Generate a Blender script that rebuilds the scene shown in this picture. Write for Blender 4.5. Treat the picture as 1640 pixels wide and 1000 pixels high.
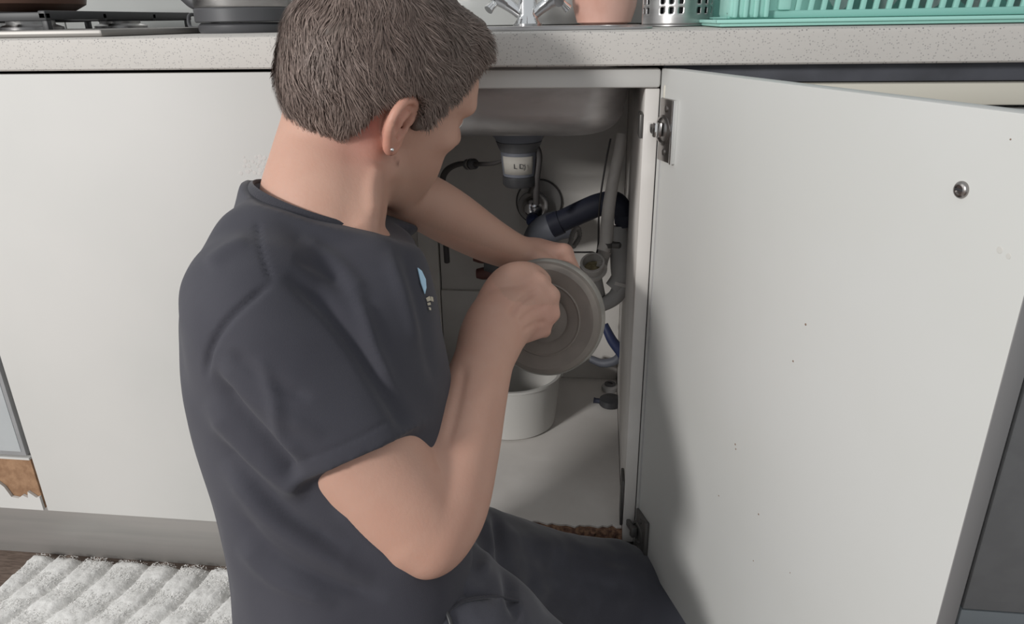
import bpy, bmesh, math, random
import numpy as np
from mathutils import Vector, Matrix
random.seed(4); RNG = np.random.default_rng(4)
for o in list(bpy.data.objects): bpy.data.objects.remove(o)
SC = bpy.context.scene; COL = SC.collection

# ---------------------------------------------------------------- camera
CF, CP, CY, CR = 1158.27, .3839, .1233, -.0163
CC = np.array([-.0718, -.9424, .923])
_F = np.array([-math.sin(CY)*math.cos(CP), math.cos(CY)*math.cos(CP), -math.sin(CP)])
_R = np.array([math.cos(CY), math.sin(CY), 0.]); _U = np.cross(_R, _F)
CRt = _R*math.cos(CR)+_U*math.sin(CR); CUp = -_R*math.sin(CR)+_U*math.cos(CR)
cd = bpy.data.cameras.new('camera'); cam = bpy.data.objects.new('camera', cd); COL.objects.link(cam)
cd.sensor_width = 36; cd.lens = CF/1640*36; cd.clip_start = .02
cam.matrix_world = Matrix(((CRt[0], CUp[0], -_F[0], CC[0]), (CRt[1], CUp[1], -_F[1], CC[1]), (CRt[2], CUp[2], -_F[2], CC[2]), (0, 0, 0, 1)))
SC.camera = cam
def ray(u, v): return ((u-820)/CF)*CRt-((v-500)/CF)*CUp+_F
def P(u, v, D): return CC+ray(u, v)*D
def PYY(u, v, y): d = ray(u, v); return CC+d*(y-CC[1])/d[1]
def proj(X):
    d = np.asarray(X)-CC; w = d@_F
    return 820+CF*(d@CRt)/w, 500-CF*(d@CUp)/w, w

# ---------------------------------------------------------------- world, lights, exposure
W = bpy.data.worlds.new('world'); SC.world = W; W.use_nodes = True
W.node_tree.nodes['Background'].inputs[0].default_value = (.93, .97, 1.0, 1)
W.node_tree.nodes['Background'].inputs[1].default_value = .68
def area(name, loc, tgt, sx, sy, power, col):
    l = bpy.data.lights.new(name, 'AREA'); l.shape = 'RECTANGLE'; l.size = sx; l.size_y = sy; l.energy = power; l.color = col
    o = bpy.data.objects.new(name, l); COL.objects.link(o); o.location = loc
    o.rotation_euler = (Vector(tgt)-Vector(loc)).to_track_quat('-Z', 'Y').to_euler(); return o
area('window_light', (-2.15, -2.65, 1.75), (-.1, -.2, .4), .45, .45, 96, (1, .985, .96))
area('room_light', (-2.4, -.6, 1.9), (-.2, -.2, .6), 1.2, 1.2, 8, (1, .98, .95))
SC.view_settings.view_transform = 'Standard'; SC.view_settings.look = 'None'
SC.view_settings.exposure = -.28; SC.view_settings.gamma = 1; SC.view_settings.use_curve_mapping = False

# ---------------------------------------------------------------- materials
def mat(name, col, rough=.5, metal=0., spec=.5, noise=None, bump=None, attr=None, trans=0., coat=0., sss=0., sheen=0., alpha=1.):
    """noise=(scale, colour2, amount[, stretch xyz]); bump=(scale, strength, stretch)"""
    m = bpy.data.materials.new(name); m.use_nodes = True; nt = m.node_tree; N = nt.nodes; L = nt.links
    b = N['Principled BSDF']; b.inputs['Base Color'].default_value = (*col, 1); b.inputs['Roughness'].default_value = rough
    b.inputs['Metallic'].default_value = metal; b.inputs['Specular IOR Level'].default_value = spec
    if trans: b.inputs['Transmission Weight'].default_value = trans
    if coat: b.inputs['Coat Weight'].default_value = coat
    if sheen: b.inputs['Sheen Weight'].default_value = sheen; b.inputs['Sheen Roughness'].default_value = .5
    if sss: b.inputs['Subsurface Weight'].default_value = sss; b.inputs['Subsurface Radius'].default_value = (.012, .005, .003); b.inputs['Subsurface Scale'].default_value = 1
    tc = N.new('ShaderNodeTexCoord')
    def nz(scale, st, det=4):
        mp = N.new('ShaderNodeMapping'); mp.inputs['Scale'].default_value = st; L.new(tc.outputs['Object'], mp.inputs[0])
        n = N.new('ShaderNodeTexNoise'); n.inputs['Scale'].default_value = scale; n.inputs['Detail'].default_value = det
        L.new(mp.outputs[0], n.inputs[0]); return n
    src = None
    if attr:
        a = N.new('ShaderNodeAttribute'); a.attribute_name = attr; src = a.outputs['Color']
    if noise:
        n = nz(noise[0], noise[3] if len(noise) > 3 else (1, 1, 1))
        r = N.new('ShaderNodeValToRGB'); lo, hi = noise[4] if len(noise) > 4 else (.4, .6)
        r.color_ramp.elements[0].position = lo; r.color_ramp.elements[1].position = hi
        r.color_ramp.elements[1].color = (noise[2],)*3+(1,)
        r.color_ramp.elements[0].color = (0, 0, 0, 1)
        L.new(n.outputs[0], r.inputs[0])
        mx = N.new('ShaderNodeMix'); mx.data_type = 'RGBA'; L.new(r.outputs[0], mx.inputs[0])
        if src: L.new(src, mx.inputs[6])
        else: mx.inputs[6].default_value = (*col, 1)
        mx.inputs[7].default_value = (*noise[1], 1); src = mx.outputs[2]
    if src: L.new(src, b.inputs['Base Color'])
    if bump:
        n = nz(bump[0], bump[2] if len(bump) > 2 else (1, 1, 1)); bp = N.new('ShaderNodeBump'); bp.inputs['Strength'].default_value = bump[1]
        bp.inputs['Distance'].default_value = bump[3] if len(bump) > 3 else .002
        L.new(n.outputs[0], bp.inputs['Height']); L.new(bp.outputs[0], b.inputs['Normal'])
    return m
M = {}
M['white'] = mat('white_laminate', (.575, .56, .54), .55, noise=(3, (.55, .54, .52), 1), spec=.3)
M['door'] = mat('door_laminate', (.555, .555, .54), .5, noise=(4, (.54, .54, .52), 1), spec=.35)
M['edge'] = mat('shaded_edge', (.215, .21, .21), .5)  # shade of the door's free edge put into this grey
M['inner'] = mat('inner_board', (.68, .65, .62), .6, noise=(9, (.62, .59, .56), 1))
M['backb'] = mat('back_board', (.60, .575, .545), .7, noise=(7, (.53, .505, .48), 1))
M['chip'] = mat('chipboard', (.26, .15, .09), .9, noise=(160, (.10, .05, .035), 1), bump=(200, .6))
M['rawchip'] = mat('raw_chipboard', (.34, .20, .115), .9, noise=(60, (.26, .145, .08), 1), bump=(200, .5))
M['plinth'] = mat('brushed_plinth', (.36, .34, .325), .42, metal=.35, noise=(5, (.31, .30, .285), 1, (.3, 1, 6)))
M['steel'] = mat('brushed_steel', (.55, .54, .53), .34, metal=1, noise=(6, (.42, .41, .41), 1, (1, 1, 8)))
M['sink'] = mat('sink_steel', (.50, .485, .485), .42, metal=.8, noise=(9, (.36, .345, .345), 1, (1, 1, 2.5)), bump=(60, .12))
M['chrome'] = mat('chrome', (.82, .82, .82), .09, metal=1)
M['darkchrome'] = mat('hinge_metal', (.36, .34, .33), .28, metal=1)
M['oldmetal'] = mat('dull_hinge_metal', (.12, .115, .11), .5, metal=.6)
M['black'] = mat('black_plastic', (.035, .035, .038), .45)
M['darkgrey'] = mat('dark_grey_plastic', (.075, .075, .08), .45)
M['navy'] = mat('navy_rubber', (.022, .025, .045), .6)
M['navyblue'] = mat('blue_plastic', (.03, .042, .11), .5)
M['greyblue'] = mat('grey_blue_plastic', (.115, .122, .145), .55)
M['pvc'] = mat('grey_white_plastic', (.62, .59, .56), .5, noise=(14, (.5, .475, .45), 1))
M['pvcg'] = mat('grey_plastic', (.42, .41, .40), .5, noise=(14, (.36, .35, .345), 1))
M['beige'] = mat('dirty_insert', (.36, .30, .18), .9, noise=(150, (.2, .17, .1), 1))
M['label'] = mat('paper_label', (.36, .34, .31), .7)
M['ink'] = mat('label_ink', (.05, .05, .05), .7)
M['cable'] = mat('dark_hose', (.05, .045, .045), .5)
M['red'] = mat('dark_red_grip', (.10, .035, .03), .55)
M['drum'] = mat('drum_plastic', (.235, .205, .18), .65, noise=(22, (.20, .175, .155), 1))
M['drumrim'] = mat('drum_rim', (.30, .285, .26), .5, noise=(30, (.22, .21, .19), 1))
M['bucket'] = mat('bucket_plastic', (.52, .505, .48), .45)
M['tile'] = mat('grey_tile', (.46, .47, .46), .2, noise=(2, (.40, .41, .40), 1))
M['grout'] = mat('grout', (.22, .22, .21), .9)
M['pink'] = mat('pink_ceramic', (.68, .38, .30), .3, noise=(14, (.75, .46, .38), 1), bump=(22, .5, (1, 1, 1), .004))
M['mint'] = mat('mint_plastic', (.33, .62, .55), .4)
M['mintd'] = mat('mint_plastic_dark', (.24, .50, .44), .45)
M['plate'] = mat('white_ceramic', (.6, .62, .62), .25)
M['iron'] = mat('cast_iron', (.04, .04, .042), .5)
M['pan'] = mat('pan_brown', (.13, .07, .05), .35)
M['cream'] = mat('cream_panel', (.60, .57, .49), .45)
M['anth'] = mat('anthracite_front', (.30, .30, .305), .5, noise=(30, (.32, .32, .325), 1))
M['anth2'] = mat('blue_grey_kick', (.34, .37, .39), .5)
M['recess'] = mat('recess_shade', (.055, .057, .068), .55, noise=(12, (.08, .083, .1), 1))  # shadow gap above the dishwasher painted as a dark bluish tone
M['grey'] = mat('grey_side', (.36, .355, .355), .55)
M['panel'] = mat('pale_glass_panel', (.50, .52, .53), .25, noise=(6, (.46, .48, .49), 1))
M['floor'] = mat('brown_floor', (.10, .07, .055), .6, noise=(40, (.17, .125, .10), 1, (1, 6, 1)), bump=(60, .3))
M['skin'] = mat('skin', (.6, .38, .3), .52, attr='Col', noise=(60, (.50, .27, .20), .16), bump=(300, .25, (1, 1, 1), .0008), sss=.12, spec=.35)
M['hair'] = mat('brown_hair', (.135, .102, .086), .55, noise=(45, (.10, .076, .064), 1), spec=.3)
M['strand'] = mat('hair_strands', (.15, .115, .097), .55, attr='Col', spec=.35)
M['shirt'] = mat('navy_black_cotton', (.036, .035, .047), .85, noise=(9, (.043, .042, .054), 1), bump=(900, .25, (1, 1, 1), .0006), sheen=.10)
M['collar'] = mat('collar_rib', (.026, .025, .034), .85, bump=(500, .3), sheen=.2)
M['trouser'] = mat('black_trousers', (.040, .040, .054), .8, noise=(24, (.056, .057, .074), 1, (1, 1, 1), (.45, .75)), bump=(700, .3, (1, 1, 1), .0008), sheen=.25)
M['logo'] = mat('pale_blue_print', (.42, .62, .78), .7)
M['logot'] = mat('beige_print', (.5, .45, .36), .7)
M['eye'] = mat('eye_white', (.7, .68, .66), .15); M['iris'] = mat('iris_brown', (.07, .04, .02), .15)
M['lip'] = mat('lip', (.45, .2, .17), .5)
# speckled worktop
def speckle():
    m = mat('speckled_laminate', (.56, .53, .49), .6, spec=.3); nt = m.node_tree; N = nt.nodes; L = nt.links; b = N['Principled BSDF']
    tc = N.new('ShaderNodeTexCoord'); v = N.new('ShaderNodeTexVoronoi'); v.inputs['Scale'].default_value = 380
    L.new(tc.outputs['Object'], v.inputs[0])
    lt = N.new('ShaderNodeMath'); lt.operation = 'LESS_THAN'; lt.inputs[1].default_value = .33; L.new(v.outputs['Distance'], lt.inputs[0])
    sep = N.new('ShaderNodeSeparateColor'); L.new(v.outputs['Color'], sep.inputs[0])
    gt = N.new('ShaderNodeMath'); gt.operation = 'GREATER_THAN'; gt.inputs[1].default_value = .42; L.new(sep.outputs[0], gt.inputs[0])
    mu = N.new('ShaderNodeMath'); mu.operation = 'MULTIPLY'; L.new(lt.outputs[0], mu.inputs[0]); L.new(gt.outputs[0], mu.inputs[1])
    m2 = N.new('ShaderNodeMath'); m2.operation = 'MULTIPLY'; L.new(mu.outputs[0], m2.inputs[0]); L.new(sep.outputs[1], m2.inputs[1])
    n = N.new('ShaderNodeTexNoise'); n.inputs['Scale'].default_value = 8; L.new(tc.outputs['Object'], n.inputs[0])
    mx0 = N.new('ShaderNodeMix'); mx0.data_type = 'RGBA'; L.new(n.outputs[0], mx0.inputs[0]); mx0.inputs[6].default_value = (.50, .475, .445, 1); mx0.inputs[7].default_value = (.55, .52, .49, 1)
    mx = N.new('ShaderNodeMix'); mx.data_type = 'RGBA'; L.new(m2.outputs[0], mx.inputs[0]); L.new(mx0.outputs[2], mx.inputs[6])
    mx.inputs[7].default_value = (.20, .19, .19, 1); L.new(mx.outputs[2], b.inputs['Base Color']); return m
M['speck'] = speckle()
M['rug'] = mat('plush_rug', (.76, .75, .73), .95, noise=(30, (.70, .69, .67), 1), bump=(160, .6, (1, 1, 1), .002), sheen=.3)

# ---------------------------------------------------------------- mesh helpers
def thing(name, label, cat, loc=(0, 0, 0), rot=(0, 0, 0), group=None):
    o = bpy.data.objects.new(name, None); COL.objects.link(o); o.location = loc; o.rotation_euler = rot
    o.empty_display_size = .02
    o['label'] = label; o['category'] = cat
    if group: o['group'] = group
    return o
def link(name, me, m, parent=None, label=None, smooth=None):
    if m and not me.materials: me.materials.append(m)
    o = bpy.data.objects.new(name, me); COL.objects.link(o)
    if parent: o.parent = parent
    if label: o['label'] = label
    return o
def tag(o, label, cat, group=None):
    o['label'] = label; o['category'] = cat
    if group: o['group'] = group
    return o
def tomesh(bm, name='mesh', smooth=35):
    me = bpy.data.meshes.new(name)
    bmesh.ops.recalc_face_normals(bm, faces=bm.faces); bm.to_mesh(me); bm.free()
    if smooth:
        for p in me.polygons: p.use_smooth = True
        me.set_sharp_from_angle(angle=math.radians(smooth))
    return me
def box(bm, lo, hi, bev=.0, seg=2, mtx=None):
    r = bmesh.ops.create_cube(bm, size=1); vs = r['verts']
    c = [(a+b)/2 for a, b in zip(lo, hi)]; s = [abs(b-a) for a, b in zip(lo, hi)]
    for v in vs: v.co = Vector((v.co.x*s[0]+c[0], v.co.y*s[1]+c[1], v.co.z*s[2]+c[2]))
    if bev:
        es = list({e for v in vs for e in v.link_edges})
        r = bmesh.ops.bevel(bm, geom=es, offset=min(bev, min(s)*.45), segments=seg, affect='EDGES', profile=.5)
        vs = list({v for f in r['faces'] for v in f.verts} | {v for v in vs if v.is_valid})
    if mtx is not None:
        for v in vs: v.co = mtx @ v.co
    return vs
def obox(name, lo, hi, m, parent=None, bev=.0015, label=None, mtx=None, seg=2):
    bm = bmesh.new(); box(bm, lo, hi, bev, seg, mtx); return link(name, tomesh(bm, name), m, parent, label)
def frame(d):
    d = Vector(d).normalized(); a = Vector((0, 0, 1)) if abs(d.z) < .9 else Vector((1, 0, 0))
    x = d.cross(a).normalized(); return x, d.cross(x).normalized()
def catmull(pts, n=8):
    pts = [np.array(p, float) for p in pts]
    if len(pts) < 3: return pts
    q = [2*pts[0]-pts[1]]+pts+[2*pts[-1]-pts[-2]]; out = []
    for i in range(1, len(q)-2):
        for k in range(n):
            t = k/n; a, b, c, d = q[i-1:i+3]
            out.append(.5*((2*b)+(c-a)*t+(2*a-5*b+4*c-d)*t*t+(3*b-a-3*c+d)*t**3))
    out.append(pts[-1]); return out
def tube(bm, pts, r, n=16, caps=True, smooth=8, rfun=None):
    """tube along a smoothed polyline; r number or list"""
    rs = r if hasattr(r, '__len__') else [r]*len(pts)
    q = catmull([list(p)+[rr] for p, rr in zip(pts, rs)], smooth) if smooth and len(pts) > 2 else [np.array(list(p)+[rr], float) for p, rr in zip(pts, rs)]
    rings = []; px = None
    for i, v in enumerate(q):
        a = q[max(i-1, 0)]; b = q[min(i+1, len(q)-1)]; d = Vector((b-a)[:3]).normalized()
        if px is None: px, _ = frame(d)
        px = (px-d*px.dot(d)).normalized(); py = d.cross(px); rr = v[3]
        if rfun: rr *= rfun(i)
        rings.append([bm.verts.new(Vector(v[:3])+px*math.cos(t)*rr+py*math.sin(t)*rr) for t in [2*math.pi*k/n for k in range(n)]])
    for a, b in zip(rings, rings[1:]):
        for k in range(n): bm.faces.new((a[k], a[(k+1) % n], b[(k+1) % n], b[k]))
    if caps: bm.faces.new(rings[0][::-1]); bm.faces.new(rings[-1])
def otube(name, pts, r, m, parent=None, n=16, caps=True, smooth=8, label=None, rfun=None):
    bm = bmesh.new(); tube(bm, pts, r, n, caps, smooth, rfun); return link(name, tomesh(bm, name, 50), m, parent, label)
def lathe(bm, prof, c=(0, 0, 0), axis=(0, 0, 1), n=40, closed=False):
    """prof: (radius, height) along axis"""
    d = Vector(axis).normalized(); x, y = frame(d); c = Vector(c); rings = []
    for r, h in prof:
        if r < 1e-6: rings.append([bm.verts.new(c+d*h)])
        else: rings.append([bm.verts.new(c+d*h+x*math.cos(2*math.pi*k/n)*r+y*math.sin(2*math.pi*k/n)*r) for k in range(n)])
    pr = list(zip(rings, rings[1:]))
    if closed: pr.append((rings[-1], rings[0]))
    for a, b in pr:
        for k in range(n):
            k2 = (k+1) % n
            if len(a) == 1 and len(b) == 1: continue
            if len(a) == 1: bm.faces.new((a[0], b[k2], b[k]))
            elif len(b) == 1: bm.faces.new((a[k], a[k2], b[0]))
            else: bm.faces.new((a[k], a[k2], b[k2], b[k]))
def olathe(name, prof, c, axis, m, parent=None, n=40, label=None, closed=False):
    bm = bmesh.new(); lathe(bm, prof, c, axis, n, closed); return link(name, tomesh(bm, name, 40), m, parent, label)
def prism(bm, poly, lo, hi, fn):
    """poly of 2-D points extruded lo..hi; fn(a,b,h)->xyz"""
    a = [bm.verts.new(fn(x, y, lo)) for x, y in poly]; b = [bm.verts.new(fn(x, y, hi)) for x, y in poly]
    n = len(poly)
    for k in range(n): bm.faces.new((a[k], a[(k+1) % n], b[(k+1) % n], b[k]))
    bm.faces.new(a[::-1]); bm.faces.new(b)
def oprism(name, poly, lo, hi, fn, m, parent=None, label=None, smooth=35):
    bm = bmesh.new(); prism(bm, poly, lo, hi, fn); return link(name, tomesh(bm, name, smooth), m, parent, label)

# ================================================================ ROOM
def struct(o): o['kind'] = 'structure'; return o
struct(obox('floor', (-3, -3.2, -.05), (2.6, .65, 0), M['floor'], bev=0))
wb = struct(obox('wall_back', (-3, .625, 0), (2.6, .75, 2.6), M['grout'], bev=0))
tm = None
for r_ in range(2):
    for c_ in range(9):
        x0 = -2.03+c_*.40
        if tm is None:
            bm = bmesh.new(); box(bm, (.0015, 0, .0015), (.3985, .008, .5985), .0015); tm = tomesh(bm, 'tile')
        t = link('tile', tm, M['tile'], wb); t.location = (x0, .619, .912+r_*.6)
# rug lying on the floor
def rug():
    bm = bmesh.new(); nx, ny = 330, 150
    x0, x1, y0, y1 = -1.095, .25, -.75, .024
    rib = .062; g = []
    R = RNG.normal(size=(ny+1, nx+1))*.0010
    for j in range(ny+1):
        row = []
        for i in range(nx+1):
            y = y0+(y1-y0)*j/ny; x = x0+(x1-x0)*i/nx - .30*(y1-y)*0
            s = (x-.22*y+.006*math.sin(y*23)+.004*math.sin(x*31))/rib; f = s-math.floor(s)
            z = .004+.017*(1-abs(2*f-1)**5.0)+R[j, i]+.0015*math.sin(y*95+math.floor(s)*2.1)
            e = min(i, nx-i, j, ny-j)
            if e < 3: z = z*[.05, .7, .93][e]
            row.append(bm.verts.new((x, y, max(z, .001))))
        g.append(row)
    for j in range(ny):
        for i in range(nx): bm.faces.new((g[j][i], g[j][i+1], g[j+1][i+1], g[j+1][i]))
    o = link('rug', tomesh(bm, 'rug', 180), M['rug']); tag(o, 'pale grey plush rug with diagonal ribs lying before the kitchen plinth', 'rug')
    # short pile on top, uncountable tufts joined into the rug's own pile
    n = 60000; xs = RNG.uniform(x0+.01, -.45, n); ys = RNG.uniform(-.42, y1-.004, n)
    s = (xs-.22*ys+.006*np.sin(ys*23)+.004*np.sin(xs*31))/rib; f = s-np.floor(s)
    z = .0035+.017*(1-np.abs(2*f-1)**5.0)
    a = RNG.uniform(0, 2*math.pi, n); h = RNG.uniform(.0006, .0016, n); lean = RNG.normal(0, .0016, (n, 2)); w = .0009
    V = np.empty((n, 3, 3)); V[:, 0] = np.stack([xs-w*np.cos(a), ys-w*np.sin(a), z], 1); V[:, 1] = np.stack([xs+w*np.cos(a), ys+w*np.sin(a), z], 1)
    V[:, 2] = np.stack([xs+lean[:, 0], ys+lean[:, 1], z+h], 1)
    me = bpy.data.meshes.new('pile'); me.from_pydata(V.reshape(-1, 3).tolist(), [], np.arange(3*n).reshape(-1, 3).tolist())
    p = link('pile', me, M['rug'], o); p['kind'] = 'stuff'
rug()

# ================================================================ WORKTOP AND CABINETS
wt = bmesh.new()
def wtop():
    bm = bmesh.new(); e = .006
    prof = [(-.02, .870), (-.02+e*.0, .904), (-.0185, .908), (-.014, .910), (.60, .910), (.60, .870)]
    # slabs around the sink cut-out so that the bowl really hangs in a hole
    def slab(x0, x1, ya, yb, front):
        if front: pf = [(-.018, .870), (-.02, .872), (-.02, .904), (-.0185, .908), (-.014, .910), (yb, .910), (yb, .870)]
        else: pf = [(ya, .870), (ya, .910), (yb, .910), (yb, .870)]
        prism(bm, pf, x0, x1, lambda a, b, h: (h, a, b))
    slab(-2.2, -.44, 0, .618, True); slab(-.44, -.02, 0, .055, True); slab(-.44, -.02, .44, .618, False); slab(-.02, 1.6, 0, .618, True)
    bmesh.ops.remove_doubles(bm, verts=bm.verts, dist=1e-5)
    return tag(link('worktop', tomesh(bm, 'worktop', 30), M['speck']), 'long speckled off-white laminate worktop over all the cabinets', 'worktop')
wtop()
# plinth
obj = obox('plinth', (-2.2, .042, 0), (-.001, .058, .148), M['plinth']); tag(obj, 'brushed grey plinth board under the white cabinets above the rug', 'plinth')
# left white cabinet
T = thing('base_cabinet', 'white base cabinet with closed flat door behind the man', 'cabinet', (-.75, .3, .15))
def rel(o, par): o.parent = par; o.matrix_parent_inverse = Matrix.Translation(-par.location); return o
def pb(name, lo, hi, m, par, **k):
    l = par.location; return obox(name, [a-b for a, b in zip(lo, l)], [a-b for a, b in zip(hi, l)], m, par, **k)
pb('side_panel', (-.998, .001, .15), (-.980, .58, .865), M['inner'], T); pb('side_panel', (-.497, .001, .15), (-.479, .58, .865), M['inner'], T)
pb('bottom_panel', (-.979, .001, .15), (-.498, .58, .168), M['inner'], T); pb('back_panel', (-.979, .565, .169), (-.498, .58, .865), M['inner'], T)
pb('door', (-.9965, -.0185, .152), (-.4785, -.0005, .866), M['white'], T, bev=.001)
# leftmost unit: glass-fronted oven panel above, damaged drawer below
T = thing('oven_unit', 'white unit at far left with pale framed glass front over a chipped drawer', 'cabinet', (-1.3, .3, .15))
pb('carcass', (-1.598, .001, .15), (-1.002, .58, .865), M['inner'], T)
fr = pb('front_frame', (-1.596, -.0185, .262), (-1.0045, -.0005, .866), M['anth'], T, bev=.001, label='dark grey frame around the pale panel')
l = T.location
obox('front_panel', (-1.590-l[0], -.0195-l[1], .270-l[2]), (-1.0115-l[0], -.0175-l[1], .86-l[2]), M['panel'], T, bev=.0005)
# drawer front with the torn corner
cx, cz = -1.0045, .152
outl = [(-1.596, .152), (cx, .152), (cx, .176), (-1.020, .186), (-1.0285, .181), (-1.030, .192), (-1.034, .181), (-1.047, .180), (-1.056, .178), (-1.062, .190), (-1.079, .221), (-1.075, .234), (-1.596, .234), ]
outl = [(-1.596, .152), (cx, .152), (cx, .180), (-1.0105, .1775), (-1.024, .189), (-1.027, .176), (-1.036, .181), (-1.045, .174), (-1.058, .176), (-1.066, .196), (-1.084, .214), (-1.090, .236), (-1.0845, .2535), (-1.596, .2535)]
df = oprism('drawer_front', [(x-l[0], z-l[2]) for x, z in outl], -.0185-l[1], -.014-l[1], lambda a, b, h: (a, h, b), M['white'], T)
pb('drawer_core', (-1.596, -.0135, .152), (cx-.0005, -.0005, .2535), M['rawchip'], T, label='exposed brown chipboard where the laminate tore off')
bm = bmesh.new(); prism(bm, [(-1.0845-l[0], .2535-l[2]), (-1.002-l[0], .2535-l[2]), (-1.002-l[0], .2575-l[2]), (-1.0845-l[0], .2575-l[2])], -.0185-l[1], 0-l[1], lambda a, b, h: (a, h, b))
link('top_lip', tomesh(bm), M['white'], T)
# sink cabinet
T = thing('sink_cabinet', 'white sink cabinet standing open between the man and the swung door', 'cabinet', (-.25, .3, .15)); SINK = T
pb('side_panel', (-.0185, .001, .15), (-.0005, .585, .842), M['inner'], T)
pb('side_panel', (-.4755, .001, .15), (-.4575, .585, .842), M['inner'], T)
pb('back_panel', (-.411, .535, .169), (-.019, .547, .868), M['backb'], T)
pb('back_panel', (-.457, .528, .169), (-.4135, .547, .868), M['inner'], T, label='paler strip of back board at the left corner')
pb('top_rail', (-.4755, -.004, .843), (-.0005, .020, .866), M['white'], T, bev=.004)
l = T.location
bm = bmesh.new()
edge = [(-.481, .001)]
xs_ = np.linspace(-.456, -.0195, 60)
front = [(x, .006+.010*abs(math.sin(x*31))*(0.4+.6*math.sin(x*77+1)**2)+(.004 if random.random() < .3 else 0)) for x in xs_]
poly = front+[(-.0195, .534), (-.456, .534)]
oprism('bottom_panel', [(x-l[0], y-l[1]) for x, y in poly], .1655-l[2], .1685-l[2], lambda a, b, h: (a, b, h), M['inner'], T)
bm = bmesh.new(); n_ = 80; g = []
for i in range(n_+1):
    x = -.457+(.438)*i/n_; row = []
    for y, z in ((.003, .150), (.001+.002*math.sin(i*1.3), .153), (.001+.004*random.random(), .160+.002*random.random()), (.006, .1650), (.03, .1652), (.03, .150)):
        row.append(bm.verts.new((x-l[0], y-l[1], z-l[2])))
    g.append(row)
for i in range(n_):
    for j in range(6): bm.faces.new((g[i][j], g[i+1][j], g[i+1][(j+1) % 6], g[i][(j+1) % 6]))
bm.faces.new(g[0]); bm.faces.new(g[-1][::-1])
link('broken_edge', tomesh(bm, 'broken_edge', 20), M['chip'], T, 'crumbling brown chipboard along the front lip')
# horizontal batten low on the back board (a joint seen behind the pipes)
pb('back_batten', (-.411, .526, .169), (-.019, .5345, .372), M['backb'], T, label='lower sheet of the back board, its top edge showing')

# the door, swung 111 degrees open about the hinge line x=0,y=0
ang = 1.9463; e = np.array([-math.cos(ang), -math.sin(ang), 0]); nrm = np.array([e[1], -e[0], 0])
def dl(a, t, z): return tuple(np.array([0, 0, 0])+e*a+nrm*t+np.array([0, 0, z]))   # door-local: along, towards the inside, up
def rotz(a): return Matrix.Rotation(a, 4, 'Z')
dz = math.atan2(e[1], e[0])
DT = thing('cabinet_door', 'big white cabinet door swung open at the right, its inner face showing', 'door', (0, 0, .15), (0, 0, dz))
# in the door's own frame x runs from hinge to free edge; the inner face is the -y side... inner normal
def db(name, x0, x1, t0, t1, z0, z1, m, bev=.001, label=None, par=None):   # t positive = proud of the inner face
    return obox(name, (x0, -t1, z0), (x1, -t0, z1), m, par or DT, bev=bev, label=label)
db('panel', .0, .5246, -.018, 0, .002, .716, M['door'])
db('edge_strip', .5246, .5252, -.0178, -.0002, .0025, .7155, M['edge'], bev=.0001)  # free edge face, its shade carried by the grey colour
def hinge(zc, metal, old):
    h = db('hinge', .010, .047, .0, .0045, zc-.0375, zc+.0375, metal, bev=.0015, label='chrome concealed hinge at the top' if not old else 'dull dark hinge at the bottom')
    def hb(name, x0, x1, t0, t1, z0, z1, m, bev=.001):
        return obox(name, (x0, -t1, z0), (x1, -t0, z1), m, h, bev=bev)
    hb('flange', .0455, .0495, .0, .006, zc-.0375, zc+.0375, M['chrome'] if not old else metal, .0005)
    bm = bmesh.new(); lathe(bm, [(0, 0), (.0185, 0), (.0185, .0052), (.015, .0062), (.013, .002), (0, .002)], (.022, -.0002, zc), (0, -1, 0), 24)
    link('hinge_cup', tomesh(bm), metal, h)
    hb('hinge_arm', -.014, .016, .006, .012, zc-.0065, zc+.0065, M['chrome'] if not old else metal, .002)
    hb('arm_link', .013, .022, .005, .015, zc-.009, zc+.009, M['chrome'] if not old else metal, .002)
    for s in (-1, 1): 
        bm = bmesh.new(); lathe(bm, [(0, .0045), (.004, .0045), (.004, .0058), (.0025, .0064), (0, .0064)], (.028, 0, zc+s*.026), (0, -1, 0), 16); link('screw', tomesh(bm), metal, h)
    return h
hinge(.645, M['darkchrome'], False); hinge(.038, M['oldmetal'], True)
# mounting plates on the side panel belong to the cabinet
for zc, mm, z0, z1 in ((.645, M['oldmetal'], -.014, .016), (.038, M['oldmetal'], -.008, .075)):
    pb('mounting_plate', (-.0235, .002, .15+zc+z0), (-.0188, .040, .15+zc+z1), mm, SINK, bev=.0015)
# handle bolt through the door
kb = olathe('handle_bolt', [(0, 0), (.0058, 0), (.0058, .0012), (.0048, .0024), (.0032, .0028), (.0032, .0018), (0, .0018)], (.463, 0, .663), (0, -1, 0), M['darkchrome'], DT, 28, 'round steel screw head of the handle')
db('slot', .4595, .4665, .0018, .0026, .6622, .6638, M['black'], .0002, par=kb)
M['stain'] = mat('stain', (.22, .15, .11), .8); M['scuff'] = mat('scuff', (.56, .55, .52), .6)
spots = [(.328, .510, .0016), (.318, .468, .0014), (.241, .329, .0016), (.243, .324, .0013), (.298, .276, .0014), (.22, .245, .0012), (.36, .25, .0008), (.49, .70, .0008), (.515, .684, .001), (.30, .215, .001)]
for x, z, r in spots: olathe('stain', [(0, .0004), (r*.65, .0003), (r*.75, 0), (0, 0)], (x, 0, z), (0, -1, 0), M['stain'], DT, 9)
for x, z, r in [(.501, .632, .0022), (.508, .630, .0018)]: olathe('scuff', [(0, .0003), (r, .0002), (r*1.1, 0), (0, 0)], (x, 0, z), (0, -1, 0), M['scuff'], DT, 9)
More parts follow.
